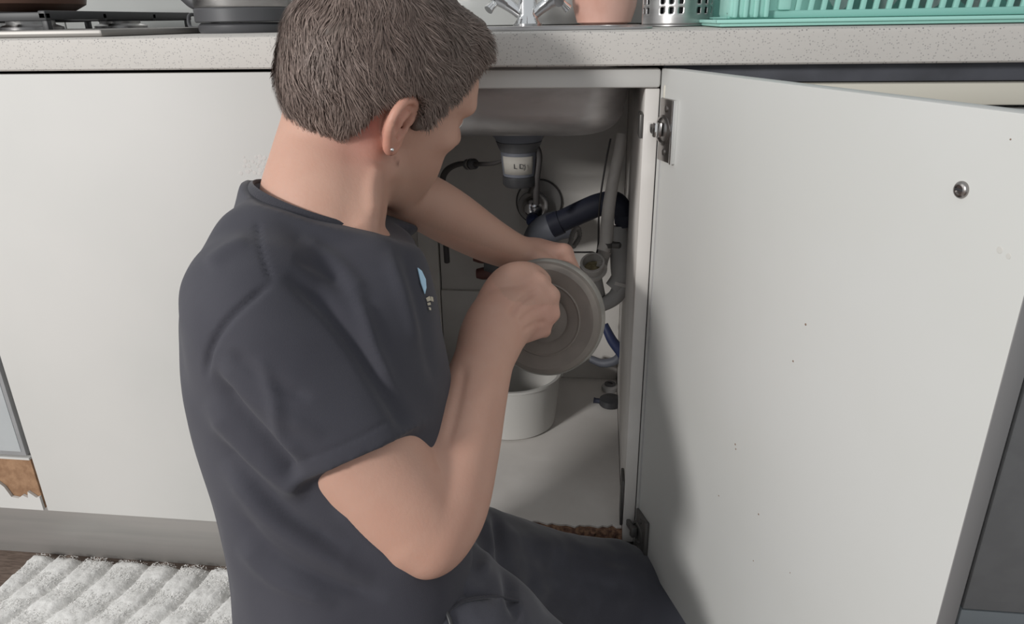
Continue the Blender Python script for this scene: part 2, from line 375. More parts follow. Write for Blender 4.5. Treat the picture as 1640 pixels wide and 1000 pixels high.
# faint child's pencil mark / sticker residue on left cabinet door
def resid():
    bm = bmesh.new()
    for k in range(26):
        a = PYY(405+random.uniform(-20, 20), 263+random.uniform(-14, 16), -.0188); r = random.uniform(.0012, .003)
        lathe(bm, [(0, .0003), (r, .0002), (r*1.1, 0), (0, 0)], (a[0]+.75, a[1]-.3+.0003, a[2]-.15), (0, -1, 0), 7)
    o = link('sticker_residue', tomesh(bm), mat('residue', (.56, .53, .51), .7), [x for x in bpy.data.objects if x.name == 'base_cabinet'][0], 'torn remains of a sticker'); o['kind'] = 'stuff'
resid()

# ---------------- right-hand units
T = thing('dishwasher', 'built-under dishwasher mostly hidden behind the open door with cream control strip', 'appliance', (.25, .3, .06))
pb('body', (.003, .02, .06), (.495, .58, .848), M['grey'], T)
pb('gap_shade_strip', (.003, .004, .8485), (.497, .03, .8690), M['recess'], T, label='strip coloured as the shaded recess under the worktop')
pb('control_strip', (.003, -.012, .8225), (.497, .019, .8475), M['cream'], T, bev=.002, label='cream control strip')
pb('front_panel', (.003, -.012, .062), (.497, .019, .8185), M['grey'], T, bev=.002)
pb('kick_panel', (.003, .042, .002), (.495, .058, .059), M['plinth'], T)
T = thing('washing_machine', 'anthracite grey appliance front at the right edge beside the open door', 'appliance', (.8, .3, 0))
pb('body', (.502, .02, .002), (1.10, .58, .868), M['anth'], T)
pb('front_panel', (.5, -.014, .077), (1.10, .019, .85), M['anth'], T, bev=.002)
pb('kick_panel', (.5, -.012, .004), (1.10, .019, .073), M['anth2'], T, bev=.002)

# ---------------- things on the worktop
# hob
T = thing('hob', 'stainless gas hob with cast iron grates at the far left of the worktop', 'hob', (-1.05, .3, .910))
bm = bmesh.new(); box(bm, (-.30, -.26, 0), (.300, .25, .010), .004)
link('hob_plate', tomesh(bm), mat('hob_steel', (.30, .285, .27), .5, metal=.7), T)
for gx in (-.13, .08):
    bm = bmesh.new()
    for k in range(3): box(bm, (gx-.095+k*.09, -.2, .024), (gx-.083+k*.09, .2, .036), .002)
    for yy in (-.2, -.07, .07, .19): box(bm, (gx-.095, yy, .022), (gx+.097, yy+.011, .034), .002)
    for sx in (-.092, .086):
        for yy in (-.198, .19): box(bm, (gx+sx, yy, .006), (gx+sx+.01, yy+.01, .024), .002)
    link('grate', tomesh(bm), M['iron'], T)
    for yy in (-.11, .12):
        b = olathe('burner', [(0, 0), (.045, 0), (.045, .008), (.034, .012), (.034, .018), (0, .02)], (gx, yy, .006), (0, 0, 1), M['steel'], T)
        olathe('burner_cap', [(0, .0), (.030, 0), (.031, .004), (.027, .006), (0, .006)], (gx, yy, .0265), (0, 0, 1), M['iron'], b)
for k in range(0): olathe('control_knob', [(0, 0), (.019, 0), (.018, .014), (.015, .017), (0, .017)], (.275, -.17+k*.075, .006), (0, 0, 1), M['darkgrey'], T)
T = thing('frying_pan', 'brown pan standing on the hob grate at top left', 'pan', (-1.06, .25, .9465))
olathe('pan_body', [(0, 0), (.10, 0), (.122, .012), (.132, .05), (.135, .052), (.130, .053), (.118, .016), (.098, .005), (0, .005)], (0, 0, 0), (0, 0, 1), M['pan'], T, 48)
otube('pan_handle', [(-.125, 0, .045), (-.2, 0, .06), (-.29, 0, .062)], [.010, .009, .011], M['black'], T)
# kettle
kx = PYY(396, 52, .3); kx = (kx[0], .3, .910)
T = thing('kettle', 'stainless steel kettle with black base left of the man on the worktop', 'kettle', kx)
olathe('power_base', [(0, 0), (.072, 0), (.075, .004), (.075, .012), (.070, .016), (0, .016)], (0, 0, 0), (0, 0, 1), M['darkgrey'], T)
olathe('base_ring', [(0, .0165), (.077, .0165), (.079, .018), (.079, .036), (.077, .038), (0, .038)], (0, 0, 0), (0, 0, 1), M['darkgrey'], T)
olathe('kettle_body', [(0, .0385), (.076, .0385), (.078, .042), (.074, .12), (.066, .19), (.058, .205), (0, .205)], (0, 0, 0), (0, 0, 1), M['steel'], T, 56)
olathe('kettle_lid', [(0, .2055), (.055, .2055), (.052, .214), (.012, .218), (.012, .226), (.016, .234), (0, .238)], (0, 0, 0), (0, 0, 1), M['black'], T)
otube('kettle_handle', [(-.066, 0, .205), (-.105, 0, .20), (-.128, 0, .16), (-.118, 0, .09), (-.090, 0, .055), (-.074, 0, .045)], [.012, .014, .014, .013, .014, .012], M['darkgrey'], T)
otube('spout', [(.066, 0, .17), (.085, 0, .195), (.092, 0, .21)], [.024, .014, .008], M['steel'], T)
otube('power_cord', [(-.074, 0, .008), (-.105, .01, .010), (-.112, .03, .03), (-.10, .07, .02), (-.11, .16, .006)], .003, M['darkgrey'], T, 10)
# sink with bowl
T = thing('kitchen_sink', 'stainless steel sink, its bowl hanging inside the open cabinet', 'sink', (-.23, .25, .910))
def rr(x0, x1, y0, y1, r, n=8):
    out = []
    for cx_, cy_, a0 in ((x1-r, y1-r, 0), (x0+r, y1-r, 90), (x0+r, y0+r, 180), (x1-r, y0+r, 270)):
        for k in range(n+1):
            a = math.radians(a0+90*k/n); out.append((cx_+r*math.cos(a), cy_+r*math.sin(a)))
    return out
bm = bmesh.new(); rings = []
sx0, sx1, sy0, sy1 = -.41, -.030, .062, .43; zb = .768
lay = [(0, .9115, .05), (.001, .90, .05), (.003, .86, .055), (.007, .815, .06)]
for k in range(8):
    a = math.pi/2*k/7; lay.append((.008+.045*(1-math.cos(a)), zb+.045*(1-math.sin(a)), .062))
for ins, z, r in lay: rings.append([bm.verts.new((x+.23, y-.25, z-.91)) for x, y in rr(sx0+ins, sx1-ins, sy0+ins, sy1-ins, max(r-ins*.2, .02))])
for a, b in zip(rings, rings[1:]):
    n_ = len(a)
    for k in range(n_): bm.faces.new((a[k], a[(k+1) % n_], b[(k+1) % n_], b[k]))
bm.faces.new(rings[-1])
bmw = link('sink_bowl', tomesh(bm, 'sink_bowl', 60), M['sink'], T)
sm = bmw.modifiers.new('thick', 'SOLIDIFY'); sm.thickness = .0012; sm.offset = -1
bm = bmesh.new(); o_ = rr(-.448, -.010, .030, .50, .03); i_ = rr(sx0, sx1, sy0, sy1, .05)
for z, sgn in ((.0005, 1),):
    A = [bm.verts.new((x+.23, y-.25, z)) for x, y in o_]; A2 = [bm.verts.new((x+.23, y-.25, z+.0022)) for x, y in o_]; B = [bm.verts.new((x+.23, y-.25, z+.0018)) for x, y in i_]; B2 = [bm.verts.new((x+.23, y-.25, z)) for x, y in i_]
    n_ = len(A)
    for r0, r1 in ((A, A2), (A2, B), (B, B2), (B2, A)):
        for k in range(n_): bm.faces.new((r0[k], r0[(k+1) % n_], r1[(k+1) % n_], r1[k]))
link('sink_rim', tomesh(bm), M['steel'], T)
# tap
tp = PYY(845, 48, .475); TX = tp[0]
T = thing('mixer_tap', 'chrome mixer tap with two cross handles behind the sink', 'tap', (TX, .475, .9125))
olathe('tap_base', [(0, 0), (.026, 0), (.027, .004), (.021, .012), (.017, .02), (.017, .05), (.014, .056), (0, .058)], (0, 0, 0), (0, 0, 1), M['chrome'], T)
otube('spout', [(0, 0, .05), (0, 0, .14), (0, -.03, .19), (0, -.09, .2), (0, -.14, .17), (0, -.15, .14)], .010, M['chrome'], T)
for s in (-1, 1):
    arm = otube('valve_arm', [(s*.008, 0, .018), (s*.022, 0, .028), (s*.036, 0, .038)], [.011, .0105, .012], M['chrome'], T)
    d = Vector((s*.80, -.1, .6)).normalized(); c0 = Vector((s*.036, 0, .038))
    h = olathe('cross_handle', [(0, 0), (.012, .0), (.013, .006), (.0165, .02), (.0165, .026), (.012, .031), (0, .033)], c0, d, M['chrome'], T, 24)
    x, y = frame(d)
    for k in range(4):
        v = x*math.cos(math.pi/2*k+.5)+y*math.sin(math.pi/2*k+.5)
        otube('handle_lobe', [tuple(c0+d*.02+v*.008), tuple(c0+d*.021+v*.022), tuple(c0+d*.022+v*.033)], [.006, .0068, .0085], M['chrome'], h, 14)
# pink ceramic pot
pk = PYY(967, 44, .28)
T = thing('ceramic_pot', 'pink ceramic pot with raised pattern beside the tap', 'pot', (pk[0], .52, .9125))
pkx = PYY(967, 44, .52)[0]; T.location.x = pkx
olathe('pot_body', [(0, 0), (.040, 0), (.050, .004), (.058, .03), (.062, .06), (.06, .10), (.05, .13), (.046, .128), (.054, .10), (.055, .06), (.048, .015), (0, .012)], (0, 0, 0), (0, 0, 1), M['pink'], T, 56)
# cutlery holder, perforated
ch = PYY(1081, 44, .24)
T = thing('cutlery_holder', 'perforated stainless cutlery cylinder between pink pot and green rack', 'cutlery holder', (ch[0]+.005, .27, .911))
CHR = .053
def perf():
    bm = bmesh.new(); n, rows = 120, 60; H = .13; g = []
    for j in range(rows+1): g.append([bm.verts.new((CHR*math.cos(2*math.pi*i/n), CHR*math.sin(2*math.pi*i/n), .002+H*j/rows)) for i in range(n)])
    for j in range(rows):
        for i in range(n):
            z = .002+H*(j+.5)/rows; a = (i+.5)/n; row = (z-.022)/.0125; f = row-round(row)
            col = a*24; fc = (col-round(col)); dist = math.hypot(f*.0125, fc*2*math.pi*CHR/24)
            if dist < .0040 and 0 <= round(row) <= 7 and (round(col) % 4 != 3): continue
            bm.faces.new((g[j][i], g[j][(i+1) % n], g[j+1][(i+1) % n], g[j+1][i]))
    for v in [v for v in bm.verts if not v.link_faces]: bm.verts.remove(v)
    o = link('holder_body', tomesh(bm, 'holder', 60), M['steel'], T); s = o.modifiers.new('t', 'SOLIDIFY'); s.thickness = .001
perf()
olathe('holder_base', [(0, 0), (CHR+.0005, 0), (CHR+.0005, .002), (0, .002)], (0, 0, 0), (0, 0, 1), M['steel'], T)
olathe('inner_liner', [(CHR-.008, .003), (CHR-.008, .12), (CHR-.009, .12), (CHR-.009, .003)], (0, 0, 0), (0, 0, 1), M['black'], T)
# mint dish rack
rk = PYY(1150, 43, .06)
T = thing('dish_rack', 'mint green plastic dish rack with slatted side on the right of the worktop', 'dish rack', (rk[0], .05, .911)); RX = rk[0]
Lr = .60
bm = bmesh.new(); box(bm, (0, 0, 0), (Lr, .36, .005), .002); box(bm, (-.004, -.004, .004), (Lr, .004, .0085), .0015); box(bm, (-.004, .356, .004), (Lr, .364, .0085), .0015); box(bm, (-.004, -.002, .004), (.004, .36, .0085), .0015); box(bm, (Lr-.004, 0, .004), (Lr+.004, .36, .0085), .0015)
link('drip_tray', tomesh(bm), M['mint'], T)
bm = bmesh.new(); box(bm, (.012, .02, .009), (Lr-.012, .03, .018), .002); box(bm, (.012, .02, .10), (Lr-.012, .03, .112), .002)
box(bm, (.012, .33, .009), (Lr-.012, .34, .112), .002); box(bm, (.012, .03, .009), (Lr-.012, .33, .0115), .001)
box(bm, (Lr-.02, .03, .009), (Lr-.012, .33, .112), .002)
link('rack_frame', tomesh(bm), M['mintd'], T)
# solid left pocket with vertical ribs
bm = bmesh.new(); box(bm, (.012, .012, .009), (.062, .10, .115), .006); link('cutlery_pocket', tomesh(bm), M['mint'], T)
for k in range(4): obox('rib', (.0165+k*.0125, .008, .010), (.0225+k*.0125, .0125, .112), M['mint'], T, bev=.002)
obox('corner_post', (.072, .016, .018), (.088, .026, .10), M['mint'], T, bev=.003)
sl = bmesh.new(); box(sl, (0, 0, 0), (.0062, .006, .084), .001)
for v in sl.verts: v.co.x += v.co.z*.10
slm = tomesh(sl, 'slat')
for k in range(31):
    s = link('slat', slm, M['mint'], T); s.location = (.094+k*.0155, .022, .017)
obox('corner_post', (Lr-.022, .016, .018), (Lr-.012, .026, .10), M['mint'], T, bev=.003)
for k in range(5):
    pl = olathe('dinner_plate', [(0, 0), (.055, 0), (.062, .004), (.10, .016), (.10, .018), (.06, .007), (0, .003)], (0, 0, 0), (0, 0, 1), M['plate'], None, 48)
    pl.location = (RX+.16+k*.06, .22, .911+.0135+.101); pl.rotation_euler = (0, math.radians(82), 0)
    tag(pl, ['leftmost white plate standing in the green rack, next to its solid pocket', 'second white plate from the left in the green dish rack', 'middle one of the five white plates in the green rack', 'second white plate from the right in the green dish rack', 'rightmost white plate standing upright in the green dish rack'][k], 'plate', 'plates in the dish rack')

# ================================================================ INSIDE THE CABINET
sp = PYY(831, 222, .24)
T = thing('sink_strainer', 'grey sink waste fitting with paper label under the bowl', 'drain fitting', (sp[0], .24, .768))
olathe('flange', [(0, -.0005), (.050, -.0005), (.051, -.010), (.047, -.014), (.040, -.020), (.037, -.026), (0, -.026)], (0, 0, 0), (0, 0, 1), M['greyblue'], T)
olathe('dark_collar', [(.030, -.0265), (.0375, -.0265), (.034, -.035), (.031, -.042), (0, -.042), (0, -.0265)], (0, 0, 0), (0, 0, 1), M['darkgrey'], T)
wbd = olathe('waste_body', [(0, -.0425), (.0300, -.0425), (.0285, -.062), (.0262, -.082), (0, -.082)], (0, 0, 0), (0, 0, 1), M['greyblue'], T)
olathe('lock_nut', [(0, -.0825), (.0272, -.0825), (.0272, -.096), (.024, -.100), (0, -.100)], (0, 0, 0), (0, 0, 1), M['black'], T)
bm = bmesh.new(); g = []
for k in range(17):
    a = -math.radians(145)+math.radians(110)*k/16
    g.append([bm.verts.new((.0284*math.cos(a)*s, .0284*math.sin(a)*s, z)) for s, z in ((1.055, -.048), (1.015, -.0620), (.955, -.0770))])
for a, b in zip(g, g[1:]):
    for j in range(2): bm.faces.new((a[j], b[j], b[j+1], a[j+1]))
lab = link('label', tomesh(bm), M['label'], wbd, 'cream paper label'); s_ = lab.modifiers.new('t', 'SOLIDIFY'); s_.thickness = .0004; s_.offset = 1
def text(body, size, m, parent, mtx, name='lettering', ext=.0003):
    cu = bpy.data.curves.new(name, 'FONT'); cu.body = body; cu.size = size; cu.extrude = ext; cu.align_x = 'CENTER'; cu.align_y = 'CENTER'; cu.space_character = 1.05; cu.materials.append(m)
    o = bpy.data.objects.new(name, cu); dg = bpy.context.evaluated_depsgraph_get(); COL.objects.link(o); dg.update()
    me = bpy.data.meshes.new_from_object(o.evaluated_get(bpy.context.evaluated_depsgraph_get())); COL.objects.unlink(o); bpy.data.objects.remove(o)
    q = link(name, me, m, parent); q.matrix_local = mtx; return q
text('L DJ', .011, M['ink'], wbd, Matrix.Translation((.004, -.0300, -.063)) @ Matrix.Rotation(math.radians(86), 4, 'X'))
otube('overflow_stub', [(.026, -.006, -.03), (.033, -.006, -.05), (.029, -.004, -.09), (.028, 0, -.13)], .0055, M['cable'], T, 12)
# thin overflow hose with connector
tag(otube('overflow_hose', [PYY(808, 256, .26), PYY(790, 262, .29), PYY(765, 263, .33), PYY(735, 263, .37), PYY(714, 275, .40), PYY(708, 300, .42), PYY(712, 360, .45), PYY(716, 420, .47)], [.003, .0035, .004, .005, .006, .006, .006, .006], M['cable'], None, 12), 'thin dark hose bending down left of the sink waste', 'hose')
T = thing('hose_connector', 'ridged dark connector clipped on the thin hose', 'connector', tuple(PYY(755, 263, .345)))
ax = np.array(PYY(790, 261, .30))-np.array(PYY(735, 265, .37)); 
olathe('connector_body', [(0, -.016), (.008, -.016), (.0095, -.013), (.0095, -.007), (.007, -.005), (.007, .0), (.0095, .002), (.0095, .010), (.0075, .013), (0, .013)], (0, 0, 0), ax, M['darkgrey'], T, 20)
olathe('ring', [(.0078, -.0045), (.0102, -.0045), (.0102, -.001), (.0078, -.001)], (0, 0, 0), ax, M['steel'], T, 20, closed=True)
# wall rosette with chrome stop valve
rp = PYY(863, 325, .525)
T = thing('stop_valve', 'chrome stop valve on a round wall rosette with blue knob', 'valve', (rp[0], .5345, rp[2]))
olathe('rosette', [(.020, 0), (.0465, 0), (.0455, .003), (.040, .0045), (.020, .003)], (0, 0, 0), (0, -1, 0), M['pvcg'], T, 48)
olathe('rosette_edge', [(.0455, .0), (.0485, 0), (.0485, .004), (.0455, .004)], (0, 0, 0), (0, -1, 0), M['cable'], T, 48, closed=True)
olathe('valve_body', [(0, .003), (.026, .003), (.030, .010), (.032, .022), (.029, .034), (.022, .044), (.013, .052), (0, .054)], (-.010, 0, -.004), (0, -1, 0), mat('dark_chrome', (.5, .5, .52), .18, metal=1), T, 32)
otube('valve_inlet', [(-.012, -.025, .02), (-.006, -.025, .045), (-.004, -.022, .075)], [.011, .008, .006], M['oldmetal'], T)
olathe('valve_knob', [(0, 0), (.011, 0), (.013, .004), (.013, .014), (.010, .018), (0, .018)], (-.010, -.046, -.022), (.1, -.9, -.35), M['navyblue'], T, 18)
otube('valve_outlet', [(-.013, -.028, -.018), (-.012, -.03, -.038), (-.008, -.035, -.058)], [.010, .009, .008], M['chrome'], T)
# grey blue fitting under it and the dark elbow pipe
tag(otube('grey_pipe_fitting', [PYY(850, 395, .47), PYY(868, 372, .47), PYY(893, 362, .46), PYY(915, 362, .46)], [.022, .030, .030, .024], M['greyblue'], None, 24), 'grey blue pipe fitting behind the hand below the stop valve', 'pipe fitting')
T = thing('drain_bend', 'dark navy rubber pipe bend reaching over to the right pipe', 'pipe', (0, 0, 0))
otube('bend_pipe', [PYY(882, 362, 0.33), PYY(905, 352, 0.33), PYY(935, 338, 0.33), PYY(960, 328, 0.33), PYY(985, 325, 0.33), PYY(998, 342, 0.33), PYY(1001, 362, 0.33)], [.0195, .020, .0205, .0205, .020, .0175, .0155], M['navy'], T, 28)
olathe('cuff', [(.0185, -.010), (.022, -.010), (.022, .010), (.0185, .010)], PYY(890, 359, 0.33), np.array(PYY(905, 352, 0.33))-np.array(PYY(882, 362, 0.33)), M['navy'], T, 28, closed=True)
olathe('cuff', [(.0155, -.008), (.019, -.008), (.019, .008), (.0155, .008)], PYY(1001, 350, 0.33), (0.1, 0, -1), M['navy'], T, 28, closed=True)
obox('pale_mark', tuple(np.array(PYY(994, 349, 0.4295))-np.array([.006,.0004,.002])), tuple(np.array(PYY(994, 349, 0.4295))+np.array([.006,.0004,.002])), M['label'], T, bev=.0003, label='small pale mark')
# right-hand grey waste pipe
T = thing('waste_pipe', 'grey plastic waste pipe running down the right back corner', 'pipe', (0, 0, 0))
otube('pipe', [PYY(991, 362, 0.33), PYY(992, 395, 0.325), PYY(994, 425, 0.32), PYY(994, 445, 0.315), PYY(981, 462, 0.31)], [.0150, .0170, .0185, .0180, .015], M['pvcg'], T, 28)
otube('lower_pipe', [PYY(997, 452, 0.315), PYY(986, 475, 0.31), PYY(961, 490, 0.305), PYY(931, 498, 0.305)], [.0155, .0145, .0125, .012], M['pvcg'], T, 24)
olathe('socket_ring', [(.0165, -.003), (.0210, -.003), (.0210, .003), (.0165, .003)], PYY(992, 455, 0.315), (.25, .3, 1), M['pvc'], T, 30, closed=True)
# pale drain hose from the top
T = thing('drain_hose', 'pale plastic drain hose hanging from the top at the right', 'hose', (0, 0, 0))
otube('hose', [PYY(996, 215, 0.31), PYY(990, 250, 0.3), PYY(981, 295, 0.29), PYY(974, 340, 0.28), PYY(971, 385, 0.27), PYY(966, 402, 0.265)], [.0088, .0095, .0102, .011, .0115, .0105], M['pvc'], T, 24)
cl = PYY(972, 391, 0.27)
olathe('hose_clamp', [(.0112, -.004), (.0128, -.004), (.0128, .004), (.0112, .004)], cl, (.05, 0, 1), M['oldmetal'], T, 30, closed=True)
olathe('clamp_screw', [(0, -.006), (.0058, -.006), (.0058, .006), (.003, .009), (0, .009)], (cl[0]+.0155, cl[1]-.006, cl[2]), (1, -.2, 0), M['oldmetal'], T, 16)
otube('thin_wire', [PYY(978, 222, 0.31), PYY(970, 262, 0.305), PYY(960, 330, 0.3), PYY(957, 400, 0.3), PYY(945, 404, 0.305), PYY(905, 404, 0.315)], .0016, M['cable'], T, 8)
# open white branch fitting
T = thing('branch_fitting', 'white open pipe branch with side arm right of the left hand', 'pipe fitting', (0, 0, 0))
sk = np.array(PYY(949, 420, .27)); sax = Vector((-.08, -.55, .80)).normalized()
olathe('socket', [(.0175, 0), (.0210, 0), (.0220, -.002), (.0210, -.006), (.0195, -.010), (.0195, -.030), (.018, -.034), (.0, -.034), (0, -.024), (.0175, -.024)], sk, sax, M['pvc'], T, 36, closed=False)
olathe('debris', [(0, -.014), (.010, -.016), (.0172, -.0195), (0, -.0235)], sk, sax, M['beige'], T, 24)
olathe('collar', [(.0196, -.018), (.0245, -.018), (.0245, -.022), (.0196, -.022)], sk, sax, M['pvc'], T, 36, closed=True)
otube('side_arm', [sk-np.array(sax)*.018+np.array([.014, 0, 0]), PYY(964, 418, .31), PYY(969, 402, .315)], [.010, .0115, .012], M['pvc'], T, 20)
otube('lower_arm', [sk-np.array(sax)*.033, sk-np.array(sax)*.05, sk-np.array(sax)*.075+np.array([.006, .01, -.02])], [.0155, .014, .013], M['pvcg'], T, 20)
# valve with dark red lobes at left
vp = PYY(778, 425, .45)
T = thing('angle_valve', 'dark valve with two dark red grips behind the forearm', 'valve', (vp[0], .45, vp[2]))
otube('valve_body', [(.05, .0, .004), (.02, 0, 0), (-.002, 0, 0)], [.017, .018, .014], M['darkgrey'], T, 20)
for dz_, dx_ in ((.018, -.012), (-.017, -.007)):
    otube('red_grip', [(dx_+.03, 0, dz_*.8), (dx_+.004, -.002, dz_), (dx_-.012, -.002, dz_*1.05)], [.010, .013, .010], M['red'], T, 20)
otube('valve_pipe', [(.045, .02, .004), (.06, .05, .004), (.06, .085, .004)], .010, M['darkgrey'], T, 16)
# bucket
T = thing('bucket', 'round off-white plastic bucket on the cabinet floor behind the elbow', 'bucket', (-.235, .335, .1690))
olathe('bucket_body', [(0, 0), (.084, 0), (.089, .004), (.099, .105), (.102, .107), (.102, .112), (.096, .112), (.086, .008), (0, .005)], (0, 0, 0), (0, 0, 1), M['bucket'], T, 64)
otube('bucket_handle', [(-.102, 0, .103), (-.095, .056, .101), (-.05, .098, .099), (0, .108, .099), (.05, .098, .099), (.095, .056, .101), (.102, 0, .103)], .0022, M['steel'], T, 8)
# rubber cap and bits on the cabinet floor
c = PYY(978, 632, .41)
T = thing('rubber_cap', 'black rubber cap with tab lying on the cabinet floor', 'cap', (c[0], .41, .1690))
olathe('cap', [(0, 0), (.022, 0), (.024, .003), (.0225, .014), (.018, .017), (0, .017)], (0, 0, 0), (0, 0, 1), M['black'], T, 28)
otube('tab', [(-.018, 0, .007), (-.030, 0, .008), (-.035, 0, .0085)], [.006, .0055, .0065], M['navy'], T, 12)
c = PYY(978, 596, .46)
T = thing('pipe_nut', 'small grey ribbed nut on the cabinet floor behind the rubber cap', 'pipe nut', (c[0], .475, .1690))
olathe('nut_ring', [(.008, 0), (.017, 0), (.018, .004), (.018, .010), (.014, .013), (.008, .013)], (0, 0, 0), (0, 0, 1), M['pvcg'], T, 12, closed=True)
olathe('washer', [(.006, .0135), (.012, .0135), (.012, .016), (.006, .016)], (0, 0, 0), (0, 0, 1), M['darkgrey'], T, 20, closed=True)
tag(otube('blue_hose', [PYY(968, 520, .47), PYY(980, 545, .46), PYY(998, 570, .455), PYY(1000, 590, .47)], [.008, .0105, .0115, .0095], M['navyblue'], None, 16), 'short dark blue hose in the right back corner', 'hose')
tag(otube('elbow_piece', [PYY(945, 575, .48), PYY(965, 582, .475), PYY(985, 578, .47), PYY(996, 565, .475)], [.008, .0095, .0095, .0085], M['greyblue'], None, 16), 'grey blue elbow piece beside the blue hose end', 'pipe fitting')
#MAN
# ================================================================ THE MAN
class Grid:
    def __init__(s, lo, hi, h):
        s.lo = np.array(lo, np.float32); s.h = h; s.n = np.ceil((np.array(hi)-np.array(lo))/h).astype(int)+1
        s.f = np.full(s.n, .05, np.float32)
    def sub(s, lo, hi):
        a = np.clip(np.floor((np.array(lo)-s.lo)/s.h).astype(int), 0, s.n); b = np.clip(np.ceil((np.array(hi)-s.lo)/s.h).astype(int)+1, 0, s.n)
        if (b <= a).any(): return None
        ax = [s.lo[i]+s.h*np.arange(a[i], b[i], dtype=np.float32) for i in range(3)]
        return tuple(slice(a[i], b[i]) for i in range(3)), ax[0][:, None, None], ax[1][None, :, None], ax[2][None, None, :]
    def put(s, lo, hi, fn, k=.01, op='u', m=None):
        m = (k+.012) if m is None else m
        r = s.sub(np.array(lo)-m, np.array(hi)+m)
        if r is None: return
        sl, X, Y, Z = r; d = fn(X, Y, Z).astype(np.float32); f = s.f[sl]
        if op == 'u': h = np.maximum(k-np.abs(f-d), 0)/k; s.f[sl] = np.minimum(f, d)-h*h*k*.25
        elif op == 's': d = -d; h = np.maximum(k-np.abs(f-d), 0)/k; s.f[sl] = np.maximum(f, d)+h*h*k*.25
        elif op == 'i': h = np.maximum(k-np.abs(f-d), 0)/k; s.f[sl] = np.maximum(f, d)+h*h*k*.25
    def cone(s, a, b, ra, rb, k=.01, op='u'):
        a = np.array(a, float); b = np.array(b, float); ab = b-a; L = ab@ab; r = max(ra, rb)
        def fn(X, Y, Z):
            t = np.clip(((X-a[0])*ab[0]+(Y-a[1])*ab[1]+(Z-a[2])*ab[2])/L, 0, 1)
            return np.sqrt((X-a[0]-t*ab[0])**2+(Y-a[1]-t*ab[1])**2+(Z-a[2]-t*ab[2])**2)-(ra+(rb-ra)*t)
        s.put(np.minimum(a, b)-r, np.maximum(a, b)+r, fn, k, op)
    def chain(s, pts, rs, k=.01, op='u', smooth=4):
        q = catmull([list(p)+[r] for p, r in zip(pts, rs)], smooth) if len(pts) > 2 else [np.array(list(p)+[r], float) for p, r in zip(pts, rs)]
        for a, b in zip(q, q[1:]): s.cone(a[:3], b[:3], a[3], b[3], k, op)
    def ell(s, c, r, R=None, k=.01, op='u'):
        """ellipsoid; rows of R are its axes"""
        c = np.array(c, float); r = np.array(r, float); R = np.eye(3) if R is None else R; e = np.sqrt(((R*r[:, None])**2).sum(0))
        def fn(X, Y, Z):
            x, y, z = X-c[0], Y-c[1], Z-c[2]; q = [R[i, 0]*x+R[i, 1]*y+R[i, 2]*z for i in range(3)]
            k0 = np.sqrt(sum((q[i]/r[i])**2 for i in range(3))); k1 = np.sqrt(sum((q[i]/r[i]**2)**2 for i in range(3)))+1e-6
            return k0*(k0-1)/k1
        s.put(c-e, c+e, fn, k, op)
    def mesh(s, keep=None):
        f = s.f; neg = f < 0; n = s.n-1
        c = np.zeros(n, np.uint8)
        for dx in (0, 1):
            for dy in (0, 1):
                for dz in (0, 1): c += neg[dx:dx+n[0], dy:dy+n[1], dz:dz+n[2]]
        idx = np.argwhere((c > 0) & (c < 8)); del c
        vid = np.full(n, -1, np.int32); vid[idx[:, 0], idx[:, 1], idx[:, 2]] = np.arange(len(idx))
        cr = [(x, y, z) for x in (0, 1) for y in (0, 1) for z in (0, 1)]
        val = {q: f[idx[:, 0]+q[0], idx[:, 1]+q[1], idx[:, 2]+q[2]] for q in cr}
        S = np.zeros((len(idx), 3)); W_ = np.zeros(len(idx))
        for a in cr:
            for ax in range(3):
                if a[ax]: continue
                b = list(a); b[ax] = 1; b = tuple(b); va, vb = val[a], val[b]; m = (va < 0) != (vb < 0)
                t = np.where(m, va/np.where(m, va-vb, 1), 0); pt = np.array(a, float)[None].repeat(len(idx), 0); pt[:, ax] = t
                S += pt*m[:, None]; W_ += m
        V = (S/W_[:, None]+idx)*s.h+s.lo
        Q = []
        for ax in range(3):
            o = [i for i in range(3) if i != ax]
            sl0 = [slice(None)]*3; sl1 = [slice(None)]*3; sl0[ax] = slice(0, -1); sl1[ax] = slice(1, None)
            d = neg[tuple(sl0)].astype(np.int8)-neg[tuple(sl1)]
            e_ = np.argwhere(d != 0); e_ = e_[(e_[:, o[0]] > 0) & (e_[:, o[1]] > 0) & (e_[:, o[0]] < n[o[0]]) & (e_[:, o[1]] < n[o[1]])]
            sg = d[e_[:, 0], e_[:, 1], e_[:, 2]]; qs = []
            for (p, q) in ((1, 1), (0, 1), (0, 0), (1, 0)):
                t = e_.copy(); t[:, o[0]] -= p; t[:, o[1]] -= q; qs.append(vid[t[:, 0], t[:, 1], t[:, 2]])
            qs = np.stack(qs, 1); fl = (sg > 0) == (ax != 1); qs[~fl] = qs[~fl][:, ::-1]; Q.append(qs)
        Q = np.concatenate(Q); Q = Q[(Q >= 0).all(1)]
        return V, Q
def npmesh(name, V, Q, col=None):
    me = bpy.data.meshes.new(name); me.vertices.add(len(V)); me.vertices.foreach_set('co', np.ascontiguousarray(V, np.float32).ravel())
    me.loops.add(Q.size); me.loops.foreach_set('vertex_index', Q.ravel().astype(np.int32)); me.polygons.add(len(Q))
    k = Q.shape[1]
    me.polygons.foreach_set('loop_start', np.arange(0, Q.size, k, dtype=np.int32)); me.polygons.foreach_set('use_smooth', np.ones(len(Q), bool))
    me.update(calc_edges=True)
    if col is not None:
        a = me.color_attributes.new('Col', 'FLOAT_COLOR', 'POINT'); a.data.foreach_set('color', np.concatenate([col, np.ones((len(col), 1))], 1).astype(np.float32).ravel())
    return me
